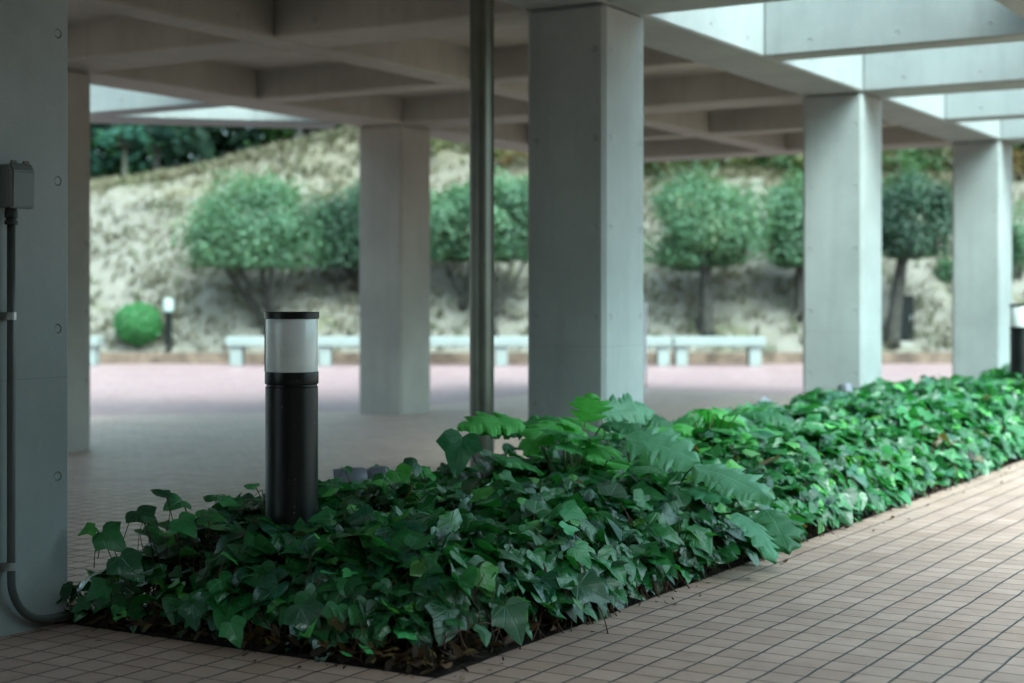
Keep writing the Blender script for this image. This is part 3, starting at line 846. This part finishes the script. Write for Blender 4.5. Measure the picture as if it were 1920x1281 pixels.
# ------------------------------------------------------------------ big lobed plants among the ivy
def lobed_leaf(name, base, tip, width, up, arch, color, parent, lobes=6, roll=0.0, seedv=0, slump=0.0):
    """one jagged, pinnately lobed leaf along an arched midrib (world points)"""
    rnd = random.Random(seedv)
    base, tip = Vector(base), Vector(tip)
    d = tip - base; Ln = d.length
    mid = (base + tip) / 2 + Vector((0, 0, arch * Ln))
    rows, cols = 96, 9
    pts = bez(base, mid, tip, rows - 1)
    upv = Vector(up).normalized()
    V = []; C = []; U = []
    pa, pb = rnd.uniform(0, 1), rnd.uniform(0, 1)
    for i, p in enumerate(pts):
        t = i / (rows - 1)
        tg = (pts[min(i + 1, rows - 1)] - pts[max(i - 1, 0)]).normalized()
        side = tg.cross(upv).normalized()
        nr = side.cross(tg).normalized()
        side, nr = side * math.cos(roll) + nr * math.sin(roll), nr * math.cos(roll) - side * math.sin(roll)
        env = (math.sin(math.pi * min(1, t * 0.93 + 0.07)) ** 0.7) * (1 - 0.30 * t)
        for j in range(cols):
            s = -1 + 2 * j / (cols - 1)
            sg = -1 if s < 0 else 1
            tw = t + 0.05 * noise.noise(Vector((t * 5, sg * 5.3, seedv * 0.9)))
            ph = (tw * lobes + (pa if sg > 0 else pb)) % 1.0
            lob = (ph / 0.68) ** 0.75 if ph < 0.68 else ((1 - ph) / 0.32) ** 0.9
            tk = t * lobes * 3.3 + (pb if sg > 0 else pa) * 3
            tooth = noise.noise(Vector((t * 26, sg * 7.7, seedv * 2.3)))
            jag = noise.noise(Vector((t * 9, sg * 3.1, seedv * 1.7)))
            hw = 1.7 * width * env * (0.45 + 0.42 * lob + 0.14 * tooth + 0.22 * jag)
            a = abs(s)
            fw = (0.05 + 0.27 * lob) * width * a * a * env
            zz = 0.14 * width * a - 0.30 * width * a * a + 0.035 * width * math.sin(t * lobes * 6.28 + 1.3 * sg) * a * a + 0.10 * width * noise.noise(Vector((t * 4, s * 2, seedv))) - slump * a * a * width
            q_ = p + side * (s * hw) + tg * fw + nr * zz
            V.append(q_[:])
            sh = 0.92 + 0.16 * rnd.random()
            C.append([c * sh for c in color])
            U.append((0.5 + s * 0.22, 0.16 + t * 0.8))
    ii = np.arange(rows * cols).reshape(rows, cols)
    F = np.stack([ii[:-1, :-1], ii[:-1, 1:], ii[1:, 1:], ii[1:, :-1]], -1).reshape(-1, 4)
    return np.array(V), F, np.array(C), np.array(U)

def lobed_plant(name, root, label, leaves, extra=10, zr=(0.36, 0.54)):
    t = tag(empty(name, root), label, 'leafy plant')
    rt = Vector(root)
    rr = random.Random(int(root[0] * 100))
    rel = [(P(*L[0]), P(*L[1])) + tuple(L[2:]) for L in leaves]
    for i in range(extra):
        a = i * 0.7 + rr.random() * 0.5; z = rr.uniform(*zr); q_ = rr.uniform(0.05, 0.18); ln = rr.uniform(0.20, 0.31)
        dv = Vector((math.cos(a), math.sin(a), 0))
        b_ = rt + dv * q_ + Vector((0, 0, z)); t_ = b_ + dv * ln + Vector((0, 0, rr.uniform(-.12, .06)))
        rel.append((b_, t_, rr.uniform(0.07, 0.10), rr.uniform(0.08, 0.18), (LB, LM, LM, LD)[i % 4], dict(up=(-.25, -.35, 1))))
    for k, L in enumerate(rel):
        b, tp, w, arch, col = L[0], L[1], L[2], L[3], L[4]
        kw = L[5] if len(L) > 5 else {}
        up = kw.get('up', (-0.25, -0.35, 1))
        V, F, C, U = lobed_leaf('leaf', b, tp, w, up, arch, col, t, kw.get('lobes', 4), kw.get('roll', 0.0), 31 * k + len(name) + int(root[0] * 10), kw.get('slump', 0))
        V = V - np.array(rt[:])
        lf = link('leaf', np_mesh('leaf', V, F, C, U), BIGLEAF, t)
        foot = Vector((random.uniform(-.05, .05), random.uniform(-.05, .05), 0.0))
        bl = b - rt
        dirv = (tp - b).normalized()
        m = foot.lerp(bl, 0.62) - dirv * 0.06 + Vector((0, 0, 0.04))
        bm = bmesh.new(); tube_bm(bm, bez(foot, m, bl + dirv * 0.004, 10), [0.0062 - 0.003 * i / 10 for i in range(11)], 8)
        from_bm('petiole', bm, PETIOLE, lf, smooth=True)
    return t
LB, LM, LG, LD = (0.065, 0.33, 0.065), (0.035, 0.21, 0.055), (0.105, 0.28, 0.175), (0.02, 0.12, 0.045)
ra_ = P(1065, 975, 7.0); ra_.z = 0.02
lobed_plant('lobed_leaf_plant', ra_, 'tall lobed plant with bright jagged leaves reaching left across the drainpipe', [
    ((982, 792, 6.9), (858, 800, 6.75), 0.10, 0.10, LB),
    ((1010, 790, 7.0), (1108, 830, 6.85), 0.085, 0.06, LB),
    ((1098, 792, 7.1), (1108, 736, 7.15), 0.085, 0.04, LB, dict(up=(-1, -.2, .25))),
    ((1088, 800, 7.0), (1050, 788, 6.9), 0.05, 0.03, LB),
    ((1105, 850, 6.9), (1040, 838, 6.6), 0.07, 0.08, LM),
    ((1000, 880, 6.8), (950, 868, 6.5), 0.09, 0.12, LM),
    ((1150, 840, 7.0), (1100, 858, 6.7), 0.08, 0.12, LB),
])
rb_ = P(1235, 1010, 6.75); rb_.z = 0.02
lobed_plant('lobed_leaf_plant', rb_, 'lobed plant with large grey green leaves drooping over the path edge', [
    ((1125, 775, 7.2), (1228, 772, 7.35), 0.085, 0.10, LG, dict(roll=-0.25, up=(-.45, -.5, .9))),
    ((1175, 822, 6.75), (1312, 868, 6.6), 0.115, 0.10, LG, dict(up=(-.6, -.55, .8))),
    ((1300, 874, 6.55), (1452, 938, 6.3), 0.10, 0.08, LG, dict(up=(-.5, -.6, .8), lobes=5)),
    ((1280, 915, 6.5), (1372, 940, 6.3), 0.06, 0.05, (0.04, 0.22, 0.10), dict(up=(-.3, -.3, 1))),
    ((1385, 962, 6.3), (1456, 1056, 6.05), 0.075, 0.16, (0.055, 0.22, 0.115), dict(up=(-.2, -.8, .7), lobes=5)),
    ((1436, 955, 6.5), (1480, 1036, 6.25), 0.10, 0.12, LD, dict(up=(-.7, -.6, .5), lobes=4)),
    ((1255, 905, 6.6), (1330, 1010, 6.3), 0.08, 0.14, LD, dict(up=(-.7, -.6, .5))),
    ((1330, 925, 6.9), (1400, 900, 7.0), 0.07, 0.1, LM),
    ((1245, 860, 6.9), (1210, 905, 6.5), 0.08, 0.12, LB),
], 5, (0.28, 0.38))
rc2 = P(1320, 900, 8.0); rc2.z = 0.02
lobed_plant('lobed_leaf_plant', rc2, 'low lobed plant with bright leaves behind the grey green drooping leaves', [
    ((1290, 815, 7.9), (1190, 822, 7.7), 0.09, 0.1, LB),
    ((1310, 810, 8.0), (1270, 785, 8.1), 0.08, 0.06, LM, dict(up=(-.8, -.3, .5))),
    ((1330, 812, 7.9), (1420, 830, 7.7), 0.095, 0.1, LB),
    ((1345, 805, 8.1), (1400, 785, 8.2), 0.09, 0.08, LG, dict(up=(-.5, -.5, .8))),
    ((1320, 825, 7.7), (1345, 872, 7.4), 0.085, 0.12, LB, dict(up=(-.5, -.5, .8))),
    ((1375, 820, 8.2), (1470, 812, 8.3), 0.085, 0.1, LM),
    ((1300, 830, 7.6), (1240, 862, 7.4), 0.085, 0.12, LM, dict(up=(-.5, -.5, .8))),
])

# ------------------------------------------------------------------ road edge: kerb, hillside
DK = 27.3
def strip(name, r0, r1, d0, d1, z0, z1, mat):
    bm = bmesh.new()
    n = 40
    ring = []
    for i in range(n + 1):
        r = r0 + (r1 - r0) * i / n
        ring.append([bm.verts.new(W(r, d, z)) for d, z in ((d0, z0), (d0, z1), (d1, z1), (d1, z0))])
    for a, b in zip(ring, ring[1:]):
        for k in range(4):
            bm.faces.new((a[k], a[(k + 1) % 4], b[(k + 1) % 4], b[k]))
    bm.faces.new(ring[0]); bm.faces.new(ring[-1][::-1])
    return tag(from_bm(name, bm, mat), kind='structure')
strip('kerb', -45, 45, DK, DK + 0.25, -0.05, 0.17, KERBM)

def ridge(r):
    return np.interp(r, [-30, -14, -8.6, -7, -5, -3, -1.2, 0.5, 3, 8, 30], [3.0, 3.2, 4.15, 4.5, 5.3, 6.0, 5.3, 4.9, 4.6, 4.5, 4.5])
def hill_z(r, d):
    r = np.asarray(r, float); d = np.asarray(d, float)
    x = d - (DK + 0.2)
    xr = ridge(r)
    lo = np.minimum(x, xr)
    z = 0.13 + 0.05 * np.clip(x, 0, 0.5) + 0.80 * np.clip(lo - 0.35, 0, None) + 0.16 * np.clip(x - xr, 0, 60) ** 0.9
    return z
nr_, nd_ = 300, 130
rr, dd = np.meshgrid(np.linspace(-38, 38, nr_), np.concatenate([np.linspace(DK + 0.2, DK + 8, 95), np.linspace(DK + 8.3, DK + 40, 35)]), indexing='ij')
zz = hill_z(rr, dd)
bump_ = np.array([[0.09 * noise.fractal(Vector((rr[i, j] * .9, dd[i, j] * .9, 0)), 1, 2, 4) for j in range(nd_)] for i in range(nr_)])
zz = zz + bump_ * np.clip((dd - DK - 0.3) / 1.0, 0, 1)
Xw = SN * rr + CS * dd; Yw = -CS * rr + SN * dd
ii = np.arange(nr_ * nd_).reshape(nr_, nd_)
q = np.stack([ii[:-1, :-1], ii[1:, :-1], ii[1:, 1:], ii[:-1, 1:]], -1).reshape(-1, 4)
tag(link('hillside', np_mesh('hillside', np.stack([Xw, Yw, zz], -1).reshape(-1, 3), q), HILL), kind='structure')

# dry grass tufts
n = 15000
r = rng.uniform(-13, 13, n); d = DK + 0.5 + rng.random(n) ** 0.9 * 7.5
clump = fbm(r, d, 0.9, 4)
keep = rng.random(n) < np.clip(0.6 + clump * 0.9, 0.2, 1)
r, d, clump = r[keep], d[keep], clump[keep]; n = len(r)
z = hill_z(r, d) + 0.02
B = 4
r = np.repeat(r, B); d = np.repeat(d, B); z = np.repeat(z, B); cl = np.repeat(clump, B); n *= B
hgt = rng.uniform(0.08, 0.22, n); ang = rng.uniform(0, 6.28, n); lean = rng.uniform(0.3, 1.1, n) * hgt
wd = rng.uniform(0.012, 0.03, n)
px = SN * r + CS * d + rng.normal(0, .05, n); py = -CS * r + SN * d + rng.normal(0, .05, n)
dx, dy = np.cos(ang), np.sin(ang)
a = np.stack([px - dy * wd, py + dx * wd, z], 1); b = np.stack([px + dy * wd, py - dx * wd, z], 1)
c1 = np.stack([px + dx * lean, py + dy * lean, z + hgt], 1)
mm1 = np.stack([px + dx * lean * .4 + dy * wd * .8, py + dy * lean * .4 - dx * wd * .8, z + hgt * .6], 1)
V = np.stack([a, b, mm1, c1], 1).reshape(-1, 3)
F = np.arange(n * 4).reshape(-1, 4)
straw = np.array([0.152, 0.134, 0.110]); green = np.array([0.088, 0.096, 0.058]); pale = np.array([0.178, 0.165, 0.144]); brn = np.array([0.125, 0.104, 0.080])
tuft = np.repeat(rng.random(n // B), B)
cc = np.where((tuft < 0.45)[:, None], straw, np.where((tuft < 0.72)[:, None], pale, np.where((tuft < 0.9 - 0.2 * cl)[:, None], green, brn))) * rng.uniform(0.8, 1.12, (n, 1))
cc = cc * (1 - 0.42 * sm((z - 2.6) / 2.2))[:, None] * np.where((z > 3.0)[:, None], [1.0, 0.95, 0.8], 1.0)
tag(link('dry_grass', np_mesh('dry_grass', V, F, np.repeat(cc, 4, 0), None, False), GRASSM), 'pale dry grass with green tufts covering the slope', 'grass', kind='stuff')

# ------------------------------------------------------------------ foliage clouds
def foliage(center, radii, n, size, palette, clumps=14, shell=0.55, seedv=0, flat_bottom=0.0):
    g = np.random.default_rng(seedv)
    cs = norm(g.normal(0, 1, (clumps, 3))); cs *= (g.uniform(0.30, 0.80, clumps) ** 0.6)[:, None]
    cr = g.uniform(0.26, 0.46, clumps)
    ctone = g.uniform(0, 1, clumps)
    k = g.integers(0, clumps, n)
    p = norm(g.normal(0, 1, (n, 3))) * (g.random(n) ** shell)[:, None]
    pos = cs[k] + p * cr[k][:, None]
    if flat_bottom: pos[:, 2] = np.where(pos[:, 2] < -flat_bottom, -flat_bottom + (pos[:, 2] + flat_bottom) * 0.35, pos[:, 2])
    nv = norm(p * 0.8 + pos * 0.5 + g.normal(0, 0.55, (n, 3)) + np.array([0, 0, 0.35]))
    tip = norm(g.normal(0, 1, (n, 3)) + pos * 0.6)
    tone = np.clip(ctone[k] * 0.6 + g.random(n) * 0.4, 0, 1)
    pal = np.array(palette)
    f = tone * (len(pal) - 1); i0 = np.clip(f.astype(int), 0, len(pal) - 2); w = (f - i0)[:, None]
    col = pal[i0] * (1 - w) + pal[i0 + 1] * w
    return np.array(center)[None] + pos * np.array(radii)[None], nv, tip, g.uniform(0.7, 1.3, n) * size, col

LEAFO = np.array([(0, 0), (.2, .18), (.3, .45), (.2, .78), (0, 1.0)])
TL, QL = leaf_grid(LEAFO, 4, 3)
def leaf_obj(name, data, mat, parent=None, origin=(0, 0, 0)):
    pos, nv, tip, sz, col = data
    n = len(pos)
    V, F, C, U = build_leaves(TL, QL, pos - np.array(origin)[None], nv, tip, sz, col, rng.normal(.2, .1, n), np.abs(rng.normal(.15, .1, n)), np.full(n, .02))
    return link(name, np_mesh(name, V, F, C, U), mat, parent)

PAL_G = [(0.020, 0.045, 0.026), (0.033, 0.078, 0.042), (0.050, 0.115, 0.060), (0.072, 0.145, 0.078), (0.11, 0.12, 0.06)]
PAL_D = [(0.009, 0.022, 0.014), (0.015, 0.040, 0.024), (0.025, 0.062, 0.035), (0.038, 0.078, 0.042)]

def tree(cu, cv, hw, hh, tu, tv, d, label, stems, pal, trunk_r, seedv, lean=0.0, nleaf=15000):
    sc = d / F_PX
    bp = P(tu, tv, d)
    gz = float(hill_z((tu - 960) * sc, d)) - 0.03
    root = Vector((bp.x, bp.y, gz))
    cen = P(cu, cv, d) - root
    t = tag(empty('tree', root), label, 'tree', 'clipped round trees along the foot of the hillside')
    bm = bmesh.new()
    rnd = random.Random(seedv)
    rx, rz = 1.12 * hw * sc, 1.02 * hh * sc
    rightv = W(1, 0) - W(0, 0)
    if stems == 1:
        top = Vector((cen.x * 0.7, cen.y * 0.7, cen.z - rz * 0.55))
        tube_bm(bm, bez((0, 0, 0), (top.x * 0.3, top.y * 0.3, top.z * 0.5), top, 10), [trunk_r * (1.25 - 0.5 * i / 10) for i in range(11)], 12)
        forks = [top] * 6
        r0 = trunk_r * 0.5
    else:
        forks = [Vector((0, 0, 0.22 + 0.06 * i)) for i in range(stems)]
        tube_bm(bm, [(0, 0, 0), (0, 0, 0.2), (0, 0, 0.38)], [trunk_r * 1.3, trunk_r, trunk_r * 0.8], 12)
        r0 = trunk_r * 0.62
    m = max(stems, 6)
    for i, fk in enumerate(forks if stems > 1 else forks):
        a = (i + 0.5) / len(forks) * 2 - 1 
        tgt = cen + rightv * (a * rx * 0.72) + Vector((0, 0, -rz * rnd.uniform(0.25, 0.5))) + (W(0, 1) - W(0, 0)) * rnd.uniform(-.5, .5) * rx
        mid = fk.lerp(tgt, 0.5) + rightv * (a * 0.12) + Vector((0, 0, -0.06))
        tube_bm(bm, bez(fk, mid, tgt, 8), [r0 * (1 - 0.6 * k / 8) for k in range(9)], 8)
        for _ in range(2):
            e2 = tgt + Vector((rnd.uniform(-.4, .4), rnd.uniform(-.4, .4), rnd.uniform(0.1, 0.7))) * rx
            tube_bm(bm, bez(tgt, (tgt + e2) / 2, e2, 4), [r0 * 0.4, r0 * .35, r0 * .3, r0 * .2, r0 * .12], 6)
    from_bm('trunk', bm, BARK, t, smooth=True)
    leaf_obj('crown', foliage(cen[:], (rx * 1.02, rx * 1.02, rz * 1.03), nleaf, 0.075, pal, 60, 0.5, seedv, 0.6), CROWN, t)
    return t
tree(478, 430, 122, 98, 505, 640, 28.2, 'wide round tree forking into several stems behind the nearest bollard', 5, PAL_G, 0.10, 3)
tree(668, 432, 84, 90, 690, 640, 29.0, 'round tree half hidden behind the rear column', 3, PAL_D, 0.08, 5)
tree(852, 428, 76, 78, 868, 640, 28.8, 'round tree between the rear column and the drainpipe', 2, PAL_G, 0.07, 8)
tree(952, 418, 84, 90, 925, 640, 28.2, 'round tree with slanting branches just right of the drainpipe', 4, PAL_G, 0.075, 9)
tree(1320, 420, 108, 104, 1325, 638, 28.2, 'round tree on one straight trunk behind the right bench', 1, PAL_G, 0.115, 12, nleaf=16000)
tree(1498, 428, 72, 96, 1500, 638, 28.6, 'round tree whose right half is hidden by the second column', 1, PAL_G, 0.09, 15)
tree(1706, 416, 78, 86, 1672, 640, 28.0, 'dark round tree between the second and the far column', 1, PAL_D, 0.115, 19)

# clipped bush by the globe lamp
def bush(u, v, hw, hh, d, label, pal, n=3800, seedv=1, name='bush', size=0.05, ball=False):
    sc = d / F_PX
    c = P(u, v, d)
    gz = float(hill_z((u - 960) * sc, d))
    root = Vector((c.x, c.y, gz - 0.02))
    t = tag(empty(name, root), label, 'bush')
    dat = foliage((0, 0, c.z - root.z), (hw * sc, hw * sc, hh * sc), n, size, pal, 26, 0.45, seedv)
    if ball:
        g_ = np.random.default_rng(seedv)
        dv = norm(g_.normal(0, 1, (n, 3))); rr_ = g_.uniform(0.82, 1.0, n) + 0.04 * np.sin(dv[:, 0] * 7) * np.sin(dv[:, 1] * 8 + dv[:, 2] * 6)
        dat = (np.array([0, 0, c.z - root.z])[None] + dv * rr_[:, None] * np.array([hw * sc, hw * sc, hh * sc])[None], norm(dv + g_.normal(0, .4, (n, 3))), norm(g_.normal(0, 1, (n, 3))), dat[3], dat[4])
    leaf_obj('foliage', dat, CROWN, t)
    bm = bmesh.new()
    for i in range(5):
        a = i * 1.256
        tube_bm(bm, bez((0.02 * math.cos(a), 0.02 * math.sin(a), 0), (0.05 * math.cos(a), 0.05 * math.sin(a), (c.z - root.z) * .5), (0.5 * hw * sc * math.cos(a), 0.5 * hw * sc * math.sin(a), c.z - root.z), 5), 0.012, 6)
    from_bm('stems', bm, BARK, t, smooth=True)
    return t
bush(259, 607, 46, 41, 27.95, 'bright green ball shaped clipped bush on the kerb', [(0.018, 0.085, 0.026), (0.028, 0.14, 0.042), (0.045, 0.19, 0.06)], seedv=4, ball=True)
bush(1778, 520, 24, 40, 29.5, 'small light green shrub on the slope left of the far column', PAL_G, 900, 6, size=0.08)
bush(1912, 440, 40, 70, 29.5, 'green shrub on the slope right of the far column', PAL_G, 1500, 7, size=0.08)
bush(232, 440, 14, 22, 32.0, 'tiny grey green shrub alone on the pale slope at left', [(0.1, 0.14, 0.08), (0.16, 0.2, 0.1)], 160, 8, size=0.1)

# hilltop shrubs and forest
def band(r0, r1, n_c, dof, hts, pal, nleaf, size, seedv):
    parts = []
    g = random.Random(seedv)
    for i in range(n_c):
        r = r0 + (r1 - r0) * (i + g.random()) / n_c
        xr = float(ridge(r)); d = DK + 0.2 + xr + g.uniform(*dof)
        h = g.uniform(*hts)
        c = W(r, d, float(hill_z(r, d)) + h * 0.45)
        parts.append(foliage(c[:], (h * 0.75, h * 0.75, h * 0.6), nleaf, size, pal[g.randrange(len(pal))], 9, 0.5, seedv * 100 + i))
    return tuple(np.concatenate([p[k] for p in parts]) for k in range(5))
OL = [[(0.03, 0.035, 0.015), (0.07, 0.075, 0.025), (0.12, 0.11, 0.04)], [(0.05, 0.035, 0.015), (0.13, 0.075, 0.025), (0.22, 0.11, 0.03)], [(0.02, 0.045, 0.02), (0.05, 0.10, 0.035)], [(0.04, 0.04, 0.02), (0.10, 0.09, 0.04)]]
tag(leaf_obj('hilltop_undergrowth', band(-2.6, 13, 60, (-0.3, 2.6), (0.7, 1.7), OL, 330, 0.13, 3), CROWN), 'olive and rust brown undergrowth along the top of the slope', 'undergrowth', kind='stuff')
DF = [[(0.002, 0.006, 0.0045), (0.004, 0.015, 0.010), (0.008, 0.028, 0.019)], [(0.002, 0.005, 0.004), (0.005, 0.013, 0.0095)], [(0.003, 0.008, 0.005), (0.008, 0.020, 0.013)]]
fp = []
g = random.Random(5)
for row, (za, zb_, n_) in enumerate(((0.3, 1.2, 90), (2.6, 3.8, 80), (5.2, 7.5, 70))):
    for i in range(n_):
        r = -24 + 46 * (i + g.random()) / n_; d = g.uniform(38.5, 42) + row * 0.8
        h = g.uniform(1.7, 2.4)
        c = W(r, d, float(hill_z(r, d)) + g.uniform(za, zb_))
        fp.append(foliage(c[:], (h, h, h * 0.9), 330, 0.38, DF[g.randrange(3)], 12, 0.5, 900 + i + row * 100))
fdat = tuple(np.concatenate([p[k] for p in fp]) for k in range(5))
tag(leaf_obj('forest', fdat, WOODS), 'dark blue green wood behind the hill', 'forest', kind='stuff')
def forest_tree(u, v, hw, hh, d, label, pal, tr, bark, seedv, nleaf=700):
    sc = d / F_PX
    c = P(u, v, d); root = Vector((c.x, c.y, float(hill_z((u - 960) * sc, d)) - 0.05))
    t = tag(empty('forest_tree', root), label, 'tree')
    H = c.z - root.z
    bm = bmesh.new(); tube_bm(bm, bez((0, 0, 0), (0.1, 0.05, H * .5), (0, 0, H), 8), [tr * (1 - .5 * i / 8) for i in range(9)], 10)
    for i in range(4):
        a = i * 1.6 + .4
        tube_bm(bm, bez((0, 0, H * .75), (0.3 * math.cos(a), 0.3 * math.sin(a), H * .95), (0.7 * hw * sc * math.cos(a), 0.7 * hw * sc * math.sin(a), H * 1.02), 4), tr * .3, 6)
    from_bm('trunk', bm, bark, t, smooth=True)
    leaf_obj('crown', foliage((0, 0, H), (hw * sc, hw * sc, hh * sc), nleaf, 0.16, pal, 10, 0.5, seedv), WOODS, t)
forest_tree(232, 258, 50, 20, 34.5, 'slender pale trunked tree with blue green crown in the dark wood', [(0.012, 0.04, 0.028), (0.022, 0.07, 0.05)], 0.08, PALE_BARK, 61, 420)
forest_tree(292, 250, 60, 40, 35.5, 'dark trunked tree at the edge of the wood above the grass', [(0.003, 0.011, 0.008), (0.008, 0.025, 0.017)], 0.1, BARK, 62)
forest_tree(560, 225, 110, 50, 37.5, 'leafy olive green tree above the crest of the slope', [(0.012, 0.028, 0.009), (0.028, 0.06, 0.018)], 0.12, BARK, 63, 900)

# ------------------------------------------------------------------ benches along the kerb
def bench(u0, u1, legs, d, label):
    sc = d / F_PX
    L = (u1 - u0) * sc
    c = W(((u0 + u1) / 2 - 960) * sc, d)
    t = tag(empty('bench', (c.x, c.y, -0.02), YAW - math.pi / 2), label, 'bench', 'pale benches along the road edge')
    box('seat', -L / 2, L / 2, -0.02, 0.42, 0.325, 0.485, BENCHM, t, bev=0.02, seg=2)
    for u in legs:
        x = (u - (u0 + u1) / 2) * sc
        bm = bmesh.new(); bm_box(bm, x - 0.10, x + 0.10, 0.03, 0.37, 0, 0.326, 0.012)
        from_bm('leg', bm, BENCHM, t)
bench(30, 183, (52, 165), 26.3, 'pale bench mostly hidden by the left columns, only its end showing')
bench(423, 1093, (441, 608, 775, 940, 1073), 26.3, 'long pale bench running behind the nearest bollard, the drainpipe and the rear column')
bench(1097, 1260, (1114, 1245), 26.3, 'pale bench end sticking out right of the nearest free column')
bench(1263, 1436, (1279, 1417), 26.3, 'pale two legged bench left of the second column')

# dark cabinet between the trees and a signboard behind the near column
c = P(1697, 632, 28.1)
zb = float(hill_z((1697 - 960) / F_PX * 28.1, 28.1)) - 0.06
t = tag(empty('utility_cabinet', (c.x, c.y, zb), YAW - math.pi / 2 - 0.12), 'narrow black green cabinet standing beside the dark tree trunk', 'cabinet')
box('body', -0.145, 0.145, -0.10, 0.10, 0.06, 0.84, CABM, t, bev=0.01)
box('lid', -0.155, 0.155, -0.11, 0.11, 0.84, 0.87, CABM, t, bev=0.006)
box('plinth', -0.13, 0.13, -0.09, 0.09, -0.1, 0.06, CONC_SLAB, t)
box('door', -0.125, 0.125, -0.112, -0.101, 0.10, 0.80, CABM, t, bev=0.003)
box('handle', 0.08, 0.10, -0.125, -0.113, 0.42, 0.52, CLAMPM, t, bev=0.003)
c = W((1185 - 960) / F_PX * 18.7, 18.7)
t = tag(empty('sign_stand', (c.x, c.y, 0.0), YAW - math.pi / 2), 'pale signboard stand almost hidden behind the nearest free column', 'sign stand')
box('board', -0.17, 0.175, -0.015, 0.015, 0.22, 1.05, SIGNM, t, bev=0.005)
for x in (-0.165, 0.16):
    box('leg', x - 0.012, x + 0.012, -0.012, 0.012, 0.03, 0.22, CLAMPM, t)
    box('foot', x - 0.015, x + 0.015, -0.2, 0.2, 0.0, 0.03, SIGNM, t, bev=0.004)

# ------------------------------------------------------------------ light
AZ_SUN = math.atan2(-0.75, -0.42)      # direction towards the sun in the XY plane
EL_SUN = R(52)
sd = Vector((math.cos(AZ_SUN) * math.cos(EL_SUN), math.sin(AZ_SUN) * math.cos(EL_SUN), math.sin(EL_SUN)))
sun = bpy.data.lights.new('sun', 'SUN')
sun.energy = 0.5; sun.angle = R(35); sun.color = (1.0, 0.97, 0.92)
so = bpy.data.objects.new('sun', sun); COL.objects.link(so)
so.rotation_euler = (-sd).to_track_quat('-Z', 'Y').to_euler()
so.location = (0, 0, 30)

w = bpy.data.worlds.new('World'); scene.world = w; w.use_nodes = True
nt = w.node_tree; nt.nodes.clear()
sky = nt.nodes.new('ShaderNodeTexSky'); sky.sky_type = 'NISHITA'; sky.sun_disc = False
sky.sun_elevation = EL_SUN; sky.sun_rotation = math.pi / 2 - AZ_SUN
sky.dust_density = 6.0; sky.air_density = 1.0; sky.ozone_density = 1.0
hs_ = nt.nodes.new('ShaderNodeHueSaturation'); hs_.inputs['Saturation'].default_value = 0.42
tint = nt.nodes.new('ShaderNodeMix'); tint.data_type = 'RGBA'; tint.blend_type = 'MULTIPLY'; tint.inputs[0].default_value = 1.0
tint.inputs[7].default_value = (0.70, 1.00, 1.03, 1)
bg = nt.nodes.new('ShaderNodeBackground'); bg.inputs[1].default_value = 0.15
wo = nt.nodes.new('ShaderNodeOutputWorld')
nt.links.new(sky.outputs[0], hs_.inputs['Color']); nt.links.new(hs_.outputs[0], tint.inputs[6])
nt.links.new(tint.outputs[2], bg.inputs[0]); nt.links.new(bg.outputs[0], wo.inputs[0])

# ------------------------------------------------------------------ camera and render
cam = bpy.data.cameras.new('camera')
co = bpy.data.objects.new('camera', cam); COL.objects.link(co)
co.location = (0, 0, HC)
co.rotation_euler = (math.pi / 2, 0, -(math.pi / 2 - YAW))
cam.sensor_width = 36.0; cam.lens = 36.0 * F_PX / 1920
cam.shift_y = -(640.5 - 561) / 1920
cam.clip_start = 0.05; cam.clip_end = 1000
cam.dof.use_dof = True; cam.dof.focus_distance = 5.45; cam.dof.aperture_fstop = 2.0
scene.camera = co
scene.view_settings.view_transform = 'Standard'
scene.view_settings.look = 'None'
scene.view_settings.exposure = 2.42
scene.view_settings.gamma = 1.0
scene.render.engine = 'CYCLES'
scene.cycles.use_denoising = True
scene.cycles.max_bounces = 8
scene.cycles.diffuse_bounces = 5
scene.cycles.glossy_bounces = 3
scene.cycles.caustics_reflective = False
scene.cycles.caustics_refractive = False
